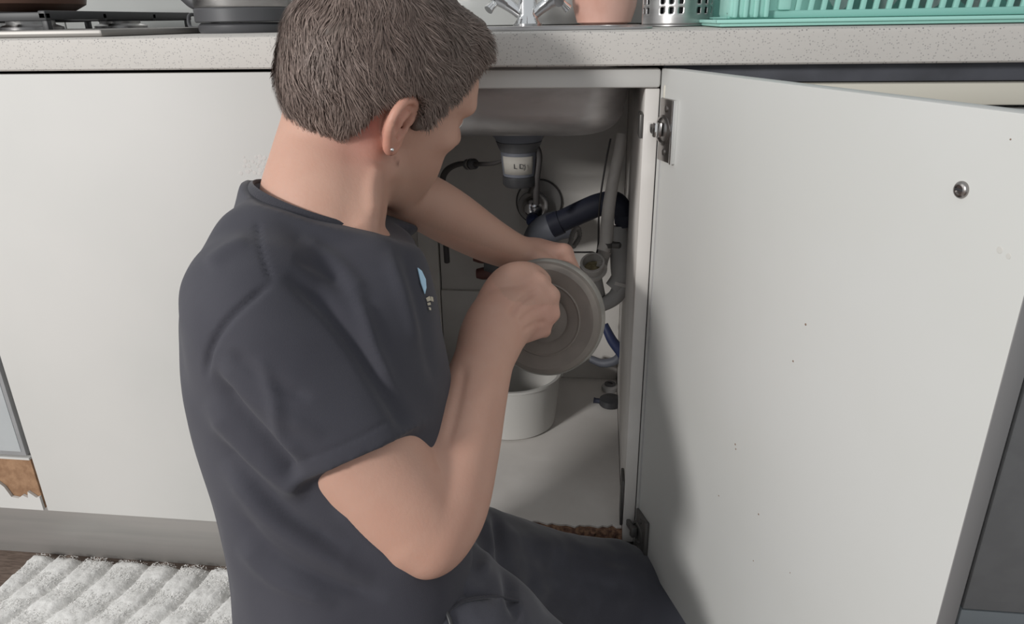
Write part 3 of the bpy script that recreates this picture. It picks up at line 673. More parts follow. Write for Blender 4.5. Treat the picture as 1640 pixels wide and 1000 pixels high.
def vnormals(V, Q):
    n = np.cross(V[Q[:, 2]]-V[Q[:, 0]], V[Q[:, 3]]-V[Q[:, 1]]); N = np.zeros_like(V)
    for i in range(4): np.add.at(N, Q[:, i], n)
    return N/(np.linalg.norm(N, axis=1, keepdims=True)+1e-12)
def lap(V, Q, it=1, w=.5):
    e_ = np.concatenate([Q[:, [0, 1]], Q[:, [1, 2]], Q[:, [2, 3]], Q[:, [3, 0]]]); e_ = np.concatenate([e_, e_[:, ::-1]])
    deg = np.bincount(e_[:, 0], minlength=len(V))[:, None]+1e-9
    for _ in range(it):
        S = np.stack([np.bincount(e_[:, 0], V[e_[:, 1], i], minlength=len(V)) for i in range(3)], 1); V = V+w*(S/deg-V)
    return V
def bigshell(V, Q):
    """keep only the largest connected piece"""
    par = np.arange(len(V)); e_ = np.concatenate([Q[:, [0, 1]], Q[:, [1, 2]], Q[:, [2, 3]]])
    while True:
        m = np.minimum(par[e_[:, 0]], par[e_[:, 1]]); q = par.copy(); np.minimum.at(q, e_[:, 0], m); np.minimum.at(q, e_[:, 1], m); q = q[q]; q = q[q]
        if (q == par).all(): break
        par = q
    big = np.bincount(par).argmax(); kv = par == big; mp = np.cumsum(kv)-1; return V[kv], mp[Q[kv[Q[:, 0]]]]
def folds(V, N, lines, D0=.8):
    """press creases (drawn as lines on the cloth) into the geometry"""
    u, v, w = proj(V); vd = V-CC; vd /= np.linalg.norm(vd, axis=1, keepdims=True); fc = np.clip(-(vd*N).sum(1)*2.2, 0, 1)
    disp = np.zeros(len(V))
    for pts, amp, sig in lines:
        q = catmull([(a, b, 0) for a, b in pts], 5); q = [x[:2] for x in q]; best = np.full(len(V), 1e9); tb = np.zeros(len(V)); m = len(q)-1
        for i, (a, b) in enumerate(zip(q, q[1:])):
            ab = b-a; t = np.clip(((u-a[0])*ab[0]+(v-a[1])*ab[1])/(ab@ab+1e-9), 0, 1); d = np.hypot(u-a[0]-t*ab[0], v-a[1]-t*ab[1])
            c = d < best; best[c] = d[c]; tb[c] = ((i+t)/m)[c]
        disp += amp*np.exp(-(best/sig)**2)*np.clip(np.minimum(tb, 1-tb)*6, .0, 1)
    return V+N*(disp*fc)[:, None]
def nz3(V, sc, seed):
    """cheap smooth value noise"""
    r = np.random.default_rng(seed).random((32, 32, 32)); p = V*sc+100; i = np.floor(p).astype(int); f = p-i; f = f*f*(3-2*f); out = 0
    for x in (0, 1):
        for y in (0, 1):
            for z in (0, 1):
                w = (f[:, 0] if x else 1-f[:, 0])*(f[:, 1] if y else 1-f[:, 1])*(f[:, 2] if z else 1-f[:, 2]); out = out+w*r[(i[:, 0]+x) % 32, (i[:, 1]+y) % 32, (i[:, 2]+z) % 32]
    return out-.5

# --- head frame: rows are the head's right, forward and up
HS = .90; az, pt_, rl = math.radians(49), math.radians(19), math.radians(-20)
f0 = np.array([math.cos(az), math.sin(az), 0]); r0 = np.array([math.sin(az), -math.cos(az), 0]); u0 = np.array([0, 0, 1.])
f1 = f0*math.cos(pt_)-u0*math.sin(pt_); u1 = u0*math.cos(pt_)+f0*math.sin(pt_)
HR = np.array([r0*math.cos(rl)+u1*math.sin(rl), f1, u1*math.cos(rl)-r0*math.sin(rl)]); HO = P(600, 157, .775)
def H(x, y, z): return HO+HS*(np.array([x, y, z])@HR)
def toH(V): return (V-HO)@HR.T/HS
HA = np.array([0, -.008, .03]); HRAD = np.array([.079, .101, .096])

# --- torso as an elliptical tube: rows v, left and right outline u, half width sideways, depth D
TB = math.radians(25); tf = np.array([math.cos(TB), math.sin(TB)]); tr = np.array([tf[1], -tf[0]])
def torso(rows, shrink=0.):
    K = []
    for v, ul, ur, b, D in rows:
        c = P((ul+ur)/2, v, D); K.append((c[2], c[0], c[1], max((ur-ul)/2*D/CF-shrink, .01), max(b-shrink, .01)))
    K = np.array(sorted(K)); zz = np.linspace(K[0, 0], K[-1, 0], 60)
    # smooth interpolation
    out = [np.interp(zz, K[:, 0], K[:, i]) for i in range(1, 5)]
    ker = np.array([1, 2, 3, 2, 1])/9.
    out = [np.convolve(np.pad(o, 2, mode='edge'), ker, 'valid') for o in out]
    def fn(X, Y, Z):
        z = Z; cx = np.interp(z, zz, out[0]); cy = np.interp(z, zz, out[1]); a = np.interp(z, zz, out[2]); b = np.interp(z, zz, out[3])
        x = X-cx; y = Y-cy; p = x*tf[0]+y*tf[1]; q = x*tr[0]+y*tr[1]; e_ = 2.35
        k0 = (np.abs(p/a)**e_+np.abs(q/b)**e_+1e-9)**(1/e_)
        d = (k0-1)*np.minimum(a, b)
        return np.maximum(d, np.maximum(zz[0]-z, z-zz[-1]))
    lo = np.array([min(out[0])-.25, min(out[1])-.25, zz[0]]); hi = np.array([max(out[0])+.25, max(out[1])+.25, zz[-1]]); return lo, hi, fn
ROWS = [(325, 425, 600, .058, .752), (350, 390, 615, .080, .750), (376, 352, 650, .108, .748), (405, 320, 676, .136, .745), (470, 302, 692, .150, .745), (560, 306, 706, .150, .748),
        (640, 324, 715, .145, .752), (740, 350, 732, .142, .760), (840, 374, 745, .145, .768), (920, 385, 756, .150, .775), (1010, 400, 765, .155, .785), (1090, 402, 765, .155, .79)]
SH = P(425, 505, .665); EL = P(688, 852, .680); WR = P(785, 545, .800)
LSH = np.array(P(520, 372, .745))-np.array([tr[0], tr[1], 0])*.135
LEL = P(585, 292, .86); LWR = P(838, 409, .955)

man = thing('person', 'man with short brown hair in dark t-shirt kneeling and turning a drain-snake drum', 'person', (-.33, -.35, 0))
def rl_(V): return V-np.array([-.33, -.35, 0])

# ---------- skin
def build_body():
    G = Grid((-.52, -.56, .20), (.02, .06, 1.01), .0021)
    c = G.cone; ch = G.chain
    lo, hi, fn = torso([(v, ul, ur, b, D) for v, ul, ur, b, D in ROWS[1:]], .021); G.put(lo, hi, fn, .03)
    # neck and trapezius
    ch([H(0, -.034, -.02), P(531, 245, .774), P(522, 300, .764), P(517, 340, .757), P(517, 400, .75)], [.050, .0530, .0565, .0580, .050], .012)
    c(P(480, 385, .748), P(430, 415, .70), .040, .032, .02); c(P(540, 350, .79), LSH, .040, .040, .02)
    c(H(.060, -.020, -.045), P(585, 362, .722), .013, .010, .020)      # neck muscle behind the ear
    c(H(.0, .045, -.09), P(560, 340, .755), .020, .022, .02)
    # skull and face in the head frame
    e_ = lambda p, r, k=.012, op='u', R=None: G.ell(H(*p), np.array(r)*HS, HR if R is None else R, k, op)
    e_(HA, HRAD, .03); e_((0, .030, -.010), (.064, .068, .080), .02); e_((0, .076, .048), (.060, .040, .044), .03)
    e_((0, .048, -.068), (.050, .052, .054), .022); e_((0, .084, -.106), (.024, .022, .021), .02)
    for s in (-1, 1):
        c(H(s*.060, .008, -.060), H(s*.028, .076, -.110), .017, .015, .018)      # jaw line
        e_((s*.045, .073, -.008), (.025, .026, .019), .018)                          # cheekbone
        c(H(s*.012, .108, .036), H(s*.047, .096, .036), .0085, .0080, .012)          # brow
        e_((s*.031, .109, .013), (.016, .014, .0125), .010, 's'); e_((s*.031, .093, .013), (.0145, .0145, .0125), .004)
        e_((s*.012, .116, -.024), (.0085, .010, .0075), .006)                        # nostril wings
        e_((s*.040, .052, -.038), (.023, .032, .034), .02); e_((s*.036, .074, -.064), (.020, .026, .036), .02)
    c(H(0, .106, .022), H(0, .131, -.018), .0075, .0105, .012); e_((0, .128, -.022), (.012, .011, .009), .006)
    e_((0, .102, -.056), (.024, .012, .0075), .006); e_((0, .101, -.068), (.021, .012, .0075), .006); e_((0, .115, -.062), (.022, .006, .0016), .003, 's')
    # ears
    for s in (-1, 1):
        E = lambda y, z, o=0.: H(s*(.077+o+.016*max(0, (.012-y))/.03), y*.95-.008, z*.95)
        pts = [(.010, .004), (.012, .014), (.008, .027), (-.004, .033), (-.017, .029), (-.024, .016), (-.024, .0), (-.018, -.014), (-.010, -.026), (-.002, -.031), (.004, -.026), (.006, -.018)]
        ch([E(y, z) for y, z in pts], [.0042, .0044, .0044, .0046, .0046, .0046, .0046, .0046, .0052, .0052, .0044, .0036], .003, smooth=3)
        ch([E(.0, .024, -.004), E(-.012, .012, -.006), E(-.010, -.008, -.005), E(-.003, -.022, -.003)], [.006, .009, .009, .006], .004, smooth=3)
        ch([E(-.006, .022), E(-.013, .008), E(-.010, -.008)], [.003, .0034, .003], .004, smooth=3)
        G.ell(E(-.003, -.002, .004), (.0055, .0075, .011), HR, .003, 's'); c(E(.008, -.004, .002), E(.006, -.012, .002), .0035, .003, .004)
        ch([E(.004, .024, .004), E(-.010, .025, .005), E(-.0185, .012, .005), E(-.017, -.002, .005)], [.0022, .0028, .0028, .002], .003, 's', smooth=3)
    # right arm
    ch([SH, P(488, 596, .662), P(572, 724, .668), P(640, 802, .676), EL], [.046, .049, .050, .046, .036], .012)
    c(P(600, 700, .675), P(655, 760, .690), .034, .026, .015)                          # biceps
    c(P(560, 745, .655), P(650, 850, .668), .033, .027, .015)                         # triceps
    c(P(664, 868, .668), P(684, 884, .668), .0225, .0195, .018)                       # elbow tip
    ch([EL, P(708, 800, .700), P(732, 715, .728), P(754, 645, .757), P(771, 590, .780), WR], [.035, .0410, .0385, .0320, .0275, .0260], .012)
    c(P(708, 770, .705), P(728, 700, .742), .026, .024, .015)
    ch([SH, P(478, 478, .71)], [.044, .036], .02)
    # right hand: fist on the crank knob
    KN = [P(862, 452, .842), P(880, 474, .846), P(881, 502, .852), P(868, 527, .858)]
    WB = [P(795, 500, .815), P(802, 512, .818), P(806, 525, .822), P(808, 538, .828)]
    for i, (a, b) in enumerate(zip(WB, KN)): c(a, b, .0165, [.0118, .0122, .0115, .0105][i], .014)
    G.ell(P(828, 492, .838), (.032, .026, .023), np.array([CRt, CUp, _F]), .015)
    ch([WR, P(800, 515, .815), P(818, 502, .826)], [.0265, .0245, .022], .02)
    into = _F; back = -CRt
    for i, kk in enumerate(KN):
        r = [.0102, .0104, .0098, .0088][i]; L1 = [.034, .037, .034, .028][i]; L2 = L1*.62; L3 = L1*.5
        a = kk+into*L1*.92+CRt*L1*.12+CUp*(-.006)*(i-1.5)*.3; b = a+into*L2*.45+back*L2*.85; d = b+back*L3*.75-into*L3*.6
        c(kk, a, r*1.08, r, .003); c(a, b, r, r*.92, .002); c(b, d, r*.92, r*.85, .002)
    ch([P(790, 478, .822), P(815, 448, .832), P(846, 440, .850), P(868, 452, .872)], [.0165, .0155, .0125, .0100], .007)
    # left arm, reaching into the cabinet
    ch([LSH, (LSH+LEL)/2, LEL], [.046, .042, .038], .012)
    ch([LEL, P(670, 320, .88), P(726, 351, .905), P(785, 386, .93), LWR, P(862, 411, .963)], [.030, .0305, .0300, .0245, .0185, .0195], .012)
    # left hand over the drum: knuckles up, fingers going down behind the rim
    G.ell(P(874, 411, .965), (.034, .017, .022), np.array([CRt, CUp, _F]), .014)
    LK = [P(902, 403, .945), P(904, 404, .964), P(900, 405, .983), P(892, 406, 1.0)]
    for i, kk in enumerate(LK):
        c(P(862, 410, .957+.01*i), kk, .0125, .0108, .010)
        r = [.0092, .0096, .0092, .0085][i]; L1 = [.032, .035, .033, .027][i]
        a = kk+CRt*L1*.40-CUp*L1*.85; b = a-CUp*L1*.55-CRt*L1*.35; d = b-CRt*L1*.45-CUp*L1*.1
        c(kk, a, r*1.1, r, .003); c(a, b, r, r*.93, .002); c(b, d, r*.93, r*.85, .002)
    ch([P(850, 412, .945), P(870, 424, .940), P(890, 436, .946), P(902, 448, .955)], [.014, .0125, .0115, .009], .006)
    V, Q = G.mesh(); V, Q = bigshell(V, Q); V = lap(V, Q, 2, .45)
    V = folds(V, vnormals(V, Q), [([(815, 508), (835, 482), (866, 462)], -.0032, 5.5), ([(828, 520), (850, 500), (880, 488)], -.0022, 4.5), ([(835, 532), (855, 520), (876, 515)], -.0018, 4),
        ([(606, 262), (596, 300), (598, 350)], .0035, 11), ([(745, 580), (735, 640), (715, 720)], -.0025, 8)])
    # skin colour
    base = np.array([.53, .315, .240]); C_ = np.tile(base, (len(V), 1)); h = toH(V); u, v, w = proj(V)
    def mix(wt, col): C_[:] = C_*(1-wt[:, None])+np.array(col)*wt[:, None]
    g = lambda c0, s: np.exp(-(((V-np.array(c0))/s)**2).sum(1))
    mix(.75*g(H(.066, -.045, -.012), .020), (.52, .16, .15)); mix(.5*g(H(.060, -.038, -.05), .03), (.56, .22, .18))
    mix(.55*np.exp(-((h[:, 0]-.092)/.012)**2)*(np.abs(h[:, 1]) < .04)*(np.abs(h[:, 2]) < .045), (.62, .27, .20))
    mix(.55*g(P(850, 490, .845), .05), (.62, .33, .28)); mix(.6*g(P(900, 405, .965), .04), (.60, .30, .26))
    mix(.35*g(EL, .05), (.56, .27, .20)); mix(.5*np.clip(nz3(V, 60, 5)+.1, 0, 1), (.50, .26, .19)); mix(.35*np.clip(nz3(V, 18, 9), 0, 1), (.64, .40, .30))
    mix(.55*g(H(0, .108, -.062), .012), (.50, .22, .19))
    mix(.9*g(H(.073, .006, -.042), .0022), (.16, .06, .05)); mix(.6*g(H(.055, .070, -.012), .0018), (.3, .12, .09))
    for uu, vv in ((638, 262),): mix(.85*np.exp(-(((u-uu)**2+(v-vv)**2)/16.))*(w < .76), (.17, .07, .06))
    for uu, vv in ((752, 214),): mix(.55*np.exp(-(((u-uu)**2+(v-vv)**2)/7.))*(w < .8), (.3, .12, .1))
    # stubble on jaw, darker short hair at the nape
    mix(.30*np.clip((-.035-h[:, 2])/.03, 0, 1)*np.clip((h[:, 1]+.0)/.03, 0, 1)*(h[:, 2] > -.13), (.36, .25, .19))
    return V, Q, C_
V, Q, C_ = build_body(); BV, BQ = V, Q
body = link('body', npmesh('body', rl_(V), Q, C_), M['skin'], man)

# ---------- hair
poly = np.array([(.125, .14), (.112, .090), (.088, .074), (.070, .056), (.056, .043), (.045, .034), (.037, .022), (.034, .002), (.008, -.003), (.004, .014), (.000, .030), (-.010, .039), (-.026, .036), (-.036, .018), (-.042, -.006), (-.050, -.028), (-.066, -.044), (-.090, -.054), (-.130, -.052), (-.14, .15)])
def polysd(y, z):
    d = np.full(np.broadcast(y, z).shape, 1e9); ins = np.zeros(d.shape, bool); n = len(poly)
    for i in range(n):
        a, b = poly[i], poly[(i+1) % n]; e0, e1 = b-a; w0, w1 = y-a[0], z-a[1]; t = np.clip((w0*e0+w1*e1)/(e0*e0+e1*e1), 0, 1)
        d = np.minimum(d, (w0-t*e0)**2+(w1-t*e1)**2)
        c = ((a[1] <= z) & (b[1] > z)) | ((b[1] <= z) & (a[1] > z)); xi = a[0]+(z-a[1])/(b[1]-a[1]+1e-12)*(b[0]-a[0]); ins ^= c & (y < xi)
    return np.where(ins, -1, 1)*np.sqrt(d)
def build_hair():
    lo = HO-.16; G = Grid(lo, HO+.16, .0024)
    e_ = lambda p, r, k=.012, op='u': G.ell(H(*p), np.array(r)*HS, HR, k, op)
    e_(HA, HRAD+.0065, .02); e_(HA+np.array([0, -.001, .012]), HRAD+np.array([.004, .007, .010]), .03)
    e_((0, .074, .102), (.054, .036, .028), .03); e_((0, -.035, -.015), (.066, .064, .055), .025)
    sl, X, Y, Z = G.sub(lo, HO+.16)
    x, y, z = X-HO[0], Y-HO[1], Z-HO[2]; hy = HR[1, 0]*x+HR[1, 1]*y+HR[1, 2]*z; hz = HR[2, 0]*x+HR[2, 1]*y+HR[2, 2]*z
    d = (polysd(hy/HS, hz/HS)*HS).astype(np.float32); f = G.f; k = .012; h = np.maximum(k-np.abs(f-d), 0)/k; G.f = np.maximum(f, d)+h*h*k*.25
    V, Q = G.mesh(); V, Q = bigshell(V, Q); V = lap(V, Q, 2, .5); N = vnormals(V, Q)
    return V, Q, N
V, Q, N = build_hair()
h = toH(V)
# tufts: displacement stretched along the growing direction
CRN = np.array([.0, -.045, .125])
def grow(h, n):
    """growth direction in the head frame at points h (normals n)"""
    d = h-CRN; d = d+np.array([.0, 0, -.03]); sw = np.cross(n, d); d = d/np.linalg.norm(d, axis=1, keepdims=True)+.45*sw/(np.linalg.norm(sw, axis=1, keepdims=True)+1e-6)
    d = d-n*(d*n).sum(1, keepdims=True); return d/(np.linalg.norm(d, axis=1, keepdims=True)+1e-6)
hn = N@HR.T; gd = grow(h, hn)
amp = nz3(h, 95, 3)*.0050+nz3(h, 45, 8)*.008
up = np.clip(N@(-(HO-CC)/np.linalg.norm(HO-CC)), -1, 1)
V2 = V+N*(amp-.001)[:, None]
hair = link('hair', npmesh('hair', rl_(V2), Q), M['hair'], man)
def strands(n=44000):
    n_in = (hn*(h-HA)).sum(1) > 0; d = polysd(h[:, 1], h[:, 2]); ok = np.where(n_in & (d < -.0006))[0]
    i = RNG.choice(ok, n); p = h[i]+RNG.normal(0, .0008, (n, 3)); nn = hn[i]; g = gd[i]
    cl = nz3(p, 70, 21)[:, None]*1.6; side = np.cross(nn, g); g = g+side*cl+RNG.normal(0, .16, (n, 3)); g -= nn*(g*nn).sum(1, keepdims=True)*.8; g /= np.linalg.norm(g, axis=1, keepdims=True)
    edge = np.clip(-d[i]/.02, .18, 1); L = (RNG.uniform(.014, .027, n)*edge)[:, None]; lift = (RNG.uniform(.08, .26, n)+.5*np.clip(nz3(p, 60, 33), 0, .5))[:, None]*edge[:, None]
    w = RNG.uniform(.00028, .0006, n)[:, None]; side = np.cross(nn, g); side /= np.linalg.norm(side, axis=1, keepdims=True)
    base = p+nn*.0005*0-nn*.0005; pts = [base, base+g*L*.35+nn*L*lift*.45, base+g*L*.72+nn*L*lift*.55, base+g*L+nn*L*lift*.35]
    ws = [1, 1, .75, .15]; V_ = np.empty((n, 8, 3))
    for k in range(4): V_[:, 2*k] = pts[k]-side*w*ws[k]; V_[:, 2*k+1] = pts[k]+side*w*ws[k]
    V_ = V_.reshape(-1, 3)@HR*HS+HO; b = (np.arange(n)*8)[:, None]
    F = np.concatenate([b+np.array([[2*k, 2*k+1, 2*k+3, 2*k+2]]) for k in range(3)], 0)
    t = RNG.random(n)**1.6; c0 = np.array([.125, .088, .074]); c1 = np.array([.29, .222, .192]); cc = c0+(c1-c0)*t[:, None]; cc = np.repeat(cc, 8, 0)
    return V_, F, cc
sv, sf, sc_ = strands()
st = link('hair_strands', npmesh('hair_strands', rl_(sv), sf, sc_), M['strand'], man); st['kind'] = 'stuff'
# eyebrows
def brow():
    n = 260; s = RNG.choice([-1, 1], n); t = RNG.random(n); x = s*(.014+.034*t); y = .118-.020*t**1.6+.001; z = .040-.004*t+RNG.normal(0, .0014, n)
    p = np.stack([x, y, z], 1); d = np.stack([s*np.ones(n), -.5*np.ones(n), RNG.normal(.1, .2, n)], 1)*.007; w = np.array([[0, 0, .0006]])
    V_ = np.empty((n, 4, 3)); V_[:, 0] = p-w; V_[:, 1] = p+w; V_[:, 2] = p+d+w*.3; V_[:, 3] = p+d-w*.3; V_ = V_.reshape(-1, 3)@HR*HS+HO
    return V_, np.arange(4*n).reshape(-1, 4), np.tile([.07, .045, .035], (4*n, 1))
bv, bf, bc = brow(); o = link('eyebrows', npmesh('eyebrows', rl_(bv), bf, bc), M['strand'], man); o['kind'] = 'stuff'
for s in (-1, 1):
    bm = bmesh.new(); bmesh.ops.create_uvsphere(bm, u_segments=20, v_segments=12, radius=.0106); 
    ey = link('eye', tomesh(bm, 'eye', 180), M['eye'], man); ey.location = Vector(rl_(H(s*.031, .0975, .011)))
    olathe('iris', [(0, .0111), (.004, .0106), (.0052, .0093), (0, .0093)], (0, 0, 0), tuple(np.array([0, .93, -.36])@HR), M['iris'], ey, 16)
    # upper lid closed halfway, as he looks down
bm = bmesh.new(); bmesh.ops.create_icosphere(bm, subdivisions=2, radius=.0017)
es = link('ear_stud', tomesh(bm, 'stud', 180), M['chrome'], man, 'tiny silver stud'); es.location = Vector(rl_(P(628, 240, .655)))

# ---------- t-shirt
def build_shirt():
    G = Grid((-.56, -.60, .16), (.0, .05, .90), .0034); c = G.cone; ch = G.chain
    lo, hi, fn = torso(ROWS, 0); G.put(lo, hi, fn, .03, m=.03)
    c(P(508, 345, .748), P(428, 400, .70), .052, .050, .03); c(P(540, 335, .78), LSH, .050, .052, .03)
    ch([P(502, 400, .752), P(507, 352, .754), P(509, 300, .757)], [.080, .0700, .0665], .015)
    GS = Grid((-.56, -.60, .16), (.0, .05, .90), .0034)
    GS.chain([P(425, 450, .70), SH, P(482, 610, .662), P(563, 722, .668), P(625, 800, .676)], [.050, .064, .065, .0605, .0575], .018)
    ch([LSH, LEL, P(624, 322, .88)], [.058, .052, .047], .02)
    # back bulge
    V0 = P(380, 470, .74)
    # hem of the right sleeve
    A = P(600, 768, .672); Bx = P(440, 545, .662); d = (A-Bx)/np.linalg.norm(A-Bx)
    e1 = P(468, 765, .66); e2 = P(660, 682, .67); nrm_ = np.cross(e2-e1, np.cross(d, e2-e1)); nrm_ /= np.linalg.norm(nrm_); nrm_ *= np.sign(nrm_@d); mid = (e1+e2)/2
    def cut(X, Y, Z): return -((X-mid[0])*nrm_[0]+(Y-mid[1])*nrm_[1]+(Z-mid[2])*nrm_[2])
    GS.put(A-.25, A+.25, cut, .002, 's', m=0)
    GS.cone(P(545, 700, .667), P(650, 815, .676), .0510, .0525, .003, 's')
    hk = np.maximum(.014-np.abs(G.f-GS.f), 0)/.014; G.f = np.minimum(G.f, GS.f)-hk*hk*.014*.25
    n0, n1 = P(535, 262, .752), P(527, 335, .752)
    e1, e2, e3 = P(402, 289, .760), P(606, 369, .750), P(503, 352, .685)
    nn = np.cross(e2-e1, e3-e1); nn /= np.linalg.norm(nn); nn *= np.sign(nn[2])
    def neckcut(X, Y, Z):
        q = (X-e1[0])*nn[0]+(Y-e1[1])*nn[1]+(Z-e1[2])*nn[2]; return -q
    G.put(P(520, 330, .75)-.2, P(520, 330, .75)+.2, neckcut, .003, 's', m=0)
    V, Q = G.mesh(); V, Q = bigshell(V, Q); V = lap(V, Q, 3, .5); return V, Q, nn, (e1, e2, e3)
V, Q, NN, NE = build_shirt(); N = vnormals(V, Q)
V = V+N*(nz3(V, 14, 4)*.008+nz3(V*np.array([1, 1, .6]), 28, 6)*.003)[:, None]
V = folds(V, N, [
    ([(437, 452), (400, 480), (360, 520), (335, 565), (330, 610)], -.0045, 5),      # sleeve seam
    ([(412, 350), (414, 380), (424, 420), (438, 455)], -.0022, 4),                  # shoulder seam
    ([(455, 440), (510, 480), (560, 540), (600, 600), (640, 665), (655, 690)], -.0065, 13),  # between sleeve and chest
    ([(540, 440), (580, 500), (600, 560), (635, 640)], .005, 12),
    ([(340, 590), (375, 650), (420, 700), (455, 740), (475, 770)], -.009, 12),      # under the sleeve
    ([(330, 640), (380, 710), (440, 760), (490, 800)], .006, 14), ([(345, 690), (400, 760), (470, 830), (560, 880)], -.005, 12),
    ([(355, 740), (420, 820), (500, 880), (600, 930)], .005, 14), ([(370, 810), (430, 880), (520, 930), (620, 960)], -.005, 12),
    ([(380, 870), (440, 930), (540, 970)], .004, 12), ([(350, 580), (380, 620), (440, 660), (520, 700)], .003, 12), ([(370, 560), (400, 590), (450, 620), (500, 640)], -.003, 10),
    ([(410, 570), (440, 640), (450, 700), (490, 735)], .0035, 11), ([(480, 380), (540, 420), (590, 480)], .003, 12), ([(470, 410), (530, 440), (580, 500)], -.003, 10),
    ([(620, 400), (650, 480), (670, 560)], .003, 12), ([(640, 380), (665, 470), (685, 560), (700, 620)], -.003, 10),
    ([(470, 742), (520, 725), (580, 698), (650, 658)], -.0012, 3),                  # hem stitching
    ([(330, 430), (360, 400), (400, 380)], .003, 12), ([(540, 800), (600, 870), (680, 920)], .004, 16)])
shirt = link('t_shirt', npmesh('t_shirt', rl_(V), Q), M['shirt'], man); SV, SQ = V, Q
from mathutils.bvhtree import BVHTree
BT = BVHTree.FromPolygons([tuple(x) for x in V], [tuple(x) for x in Q])
BB = BVHTree.FromPolygons([tuple(x) for x in BV], [tuple(x) for x in BQ])
def on(bt, u, v, off=.001):
    d = Vector(ray(u, v)).normalized(); r = bt.ray_cast(Vector(CC), d)
    return None if r[0] is None else np.array(r[0]+r[1]*off)
# collar: ribbed band that follows the opening
def collar():
    ctr = np.array(P(509, 331, .755)); ctr = ctr-NN*((ctr-NE[0])@NN); x, y = frame(NN); x = np.array(x); y = np.array(y); L = np.full(64, .0688)
    bm = bmesh.new(); rings = []
    for k in range(64):
        t = 2*math.pi*k/64; d = x*math.cos(t)+y*math.sin(t); p = ctr+d*(L[k]); ring = []
        for a, b in ((.0030, -.013), (.0030, -.005), (.0012, .003), (-.0012, .005), (-.0030, .003), (-.0032, -.010)): ring.append(bm.verts.new(Vector(rl_(p+d*a+NN*b))))
        rings.append(ring)
    for k in range(64):
        a, b = rings[k], rings[(k+1) % 64]
        for j in range(6): bm.faces.new((a[j], a[(j+1) % 6], b[(j+1) % 6], b[j]))
    link('collar', tomesh(bm, 'collar', 60), M['collar'], shirt).location = (0, 0, 0)
collar()
# print on the chest
def patch(name, pts, m, par, off=.0012, res=1.5):
    """small printed shape laid on the cloth"""
    us = [p[0] for p in pts]; vs = [p[1] for p in pts]; bm = bmesh.new(); vs_ = []
    for u, v in pts:
        q = on(BT, u, v, off)
        if q is None: return
        vs_.append(bm.verts.new(Vector(rl_(q))))
    bm.faces.new(vs_); o = link(name, tomesh(bm, name, 0), m, par); s = o.modifiers.new('t', 'SOLIDIFY'); s.thickness = .0008; s.offset = 1; return o
patch('chest_print', [(667, 431), (673, 436), (679, 449), (680, 462), (678, 472), (672, 455)], M['logo'], shirt, label if False else .0015)
for q in ([(681, 478), (686, 475), (688, 482), (683, 484)], [(687, 476), (690, 477), (691, 484), (688, 483)], [(683, 486), (687, 485), (688, 489), (684, 490)], [(684, 493), (687, 494), (687, 498), (685, 497)]): patch('print_mark', q, M['logot'], shirt, .0015)
# ---------- trousers
HIPR = np.array([-.26, -.43, .17]); HIPL = np.array([-.28, -.22, .21])
KNR = np.array([.06, -.62, .085]); KNL = P(1035, 950, 1.0)
def build_trousers():
    G = Grid((-.60, -.78, -.005), (.20, .02, .46), .0045); c = G.cone; ch = G.chain
    ch([P(600, 960, .785), P(600, 1040, .79), P(560, 1120, .79)], [.118, .125, .125], .03)
    ch([(-.31, -.27, .28), (-.20, -.140, .190), (-.10, -.10, .134), (-.03, -.068, .103), (.045, -.062, .074)], [.115, .078, .070, .068, .058], .03)      # left thigh down to the knee
    ch([P(640, 1020, .76), P(760, 1080, .76), P(880, 1160, .78)], [.105, .085, .07], .03)               # right thigh
    ch([(.04, -.07, .07), (-.10, -.16, .07), (-.30, -.25, .07)], [.052, .060, .055], .03)
    def flr(X, Y, Z): return (Z-.012)+0*X+0*Y
    G.put((-.6, -.8, -.01), (.2, .02, .05), flr, .004, 's', m=0)
    V, Q = G.mesh(); V, Q = bigshell(V, Q); return lap(V, Q, 3, .5), Q
V, Q = build_trousers(); N = vnormals(V, Q)
V = V+N*(nz3(V, 16, 14)*.010+nz3(V*np.array([1, 1, 1.4]), 34, 16)*.004)[:, None]
V = folds(V, N, [([(790, 815), (800, 870), (815, 930), (830, 1000)], -.010, 9), ([(775, 810), (785, 870), (770, 930)], .006, 10), ([(700, 930), (680, 960), (650, 1000)], -.006, 7), ([(820, 850), (900, 880), (990, 890)], .005, 14),
    ([(830, 880), (920, 925), (1010, 950)], -.004, 12), ([(850, 930), (900, 980), (940, 1010)], .005, 12), ([(720, 920), (740, 950), (800, 955)], -.004, 6), ([(880, 870), (960, 895), (1020, 905)], -.003, 9)])
tr_ = link('trousers', npmesh('trousers', rl_(V), Q), M['trouser'], man)
TT = BVHTree.FromPolygons([tuple(x) for x in V], [tuple(x) for x in Q])
def strip(name, line, r, m, par, bt, off=.001, label=None):
    pts = [on(bt, u, v, off) for u, v in line]; pts = [tuple(rl_(p)) for p in pts if p is not None]
    if len(pts) > 1: return otube(name, pts, r, m, par, 8, label=label)
strip('pocket_seam', [(655, 1000), (675, 950), (700, 925), (735, 905)], .0016, M['collar'], tr_, TT)
strip('pocket_seam', [(705, 990), (740, 965), (790, 958), (830, 965)], .0016, M['collar'], tr_, TT)
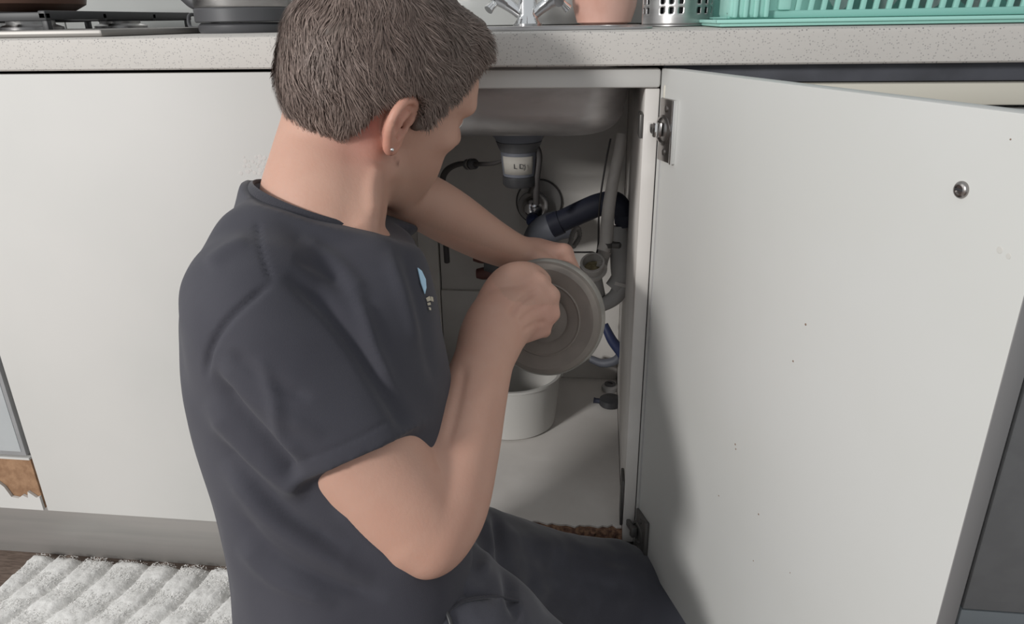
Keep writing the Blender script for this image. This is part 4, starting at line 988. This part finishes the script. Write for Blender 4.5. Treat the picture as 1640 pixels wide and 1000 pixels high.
strip('zip_pull', [(700, 966), (708, 970), (712, 978)], .0022, M['chrome'], tr_, TT, .002, 'small bright zip pull')
strip('zip', [(712, 978), (718, 990), (722, 1003)], .0022, M['black'], tr_, TT, .001)

# ================================================================ DRAIN SNAKE DRUM
DC = P(871, 511, .915); tod = CC-DC; tod /= np.linalg.norm(tod)
dax = tod*.96+CRt*(-.20)+CUp*(-.16); dax /= np.linalg.norm(dax)
T = thing('drain_snake', 'grey brown drum of a drain snake held in front of the open cabinet', 'drain snake', tuple(DC))
olathe('drum_body', [(0, .006), (.016, .006), (.018, .0025), (.030, .001), (.034, .004), (.058, .006), (.064, .008), (.0705, .004), (.073, -.004), (.073, -.026), (.068, -.034), (.030, -.038), (.022, -.050), (0, -.050)], (0, 0, 0), dax, M['drum'], T, 72)
olathe('drum_rim', [(.0725, -.003), (.0750, -.006), (.0758, -.015), (.0750, -.024), (.0725, -.027)], (0, 0, 0), dax, M['drumrim'], T, 72, closed=True)
for s_, z_ in ((.046, .0062),): olathe('face_ring', [(s_-.0016, z_-.001), (s_, z_+.0005), (s_+.0016, z_-.001)], (0, 0, 0), dax, M['drum'], T, 60, closed=True)
kn = P(858, 492, .868)-DC; fx = kn-dax*(kn@dax)
otube('crank_arm', [tuple(dax*.008), tuple(fx*.5+dax*.012), tuple(fx+dax*.012)], [.006, .005, .006], M['darkgrey'], T, 12)
otube('crank_knob', [tuple(fx+dax*.010), tuple(fx+dax*.024), tuple(fx+dax*.040)], [.0065, .0085, .0075], M['black'], T, 16)
otube('guide_tube', [tuple(-dax*.045), tuple(-dax*.075), tuple(-dax*.085+CUp*.02)], [.012, .010, .008], M['darkgrey'], T, 16)
loop = [np.array(-dax*.085+CUp*.02), P(900, 450, 1.02)-DC, P(912, 395, 1.06)-DC, P(918, 372, 1.08)-DC, P(926, 366, 1.09)-DC, P(928, 380, 1.10)-DC, P(918, 396, 1.08)-DC]
otube('spring_cable', [tuple(x) for x in loop], .0034, M['oldmetal'], T, 10, rfun=lambda i: 1.15 if i % 2 else .9)
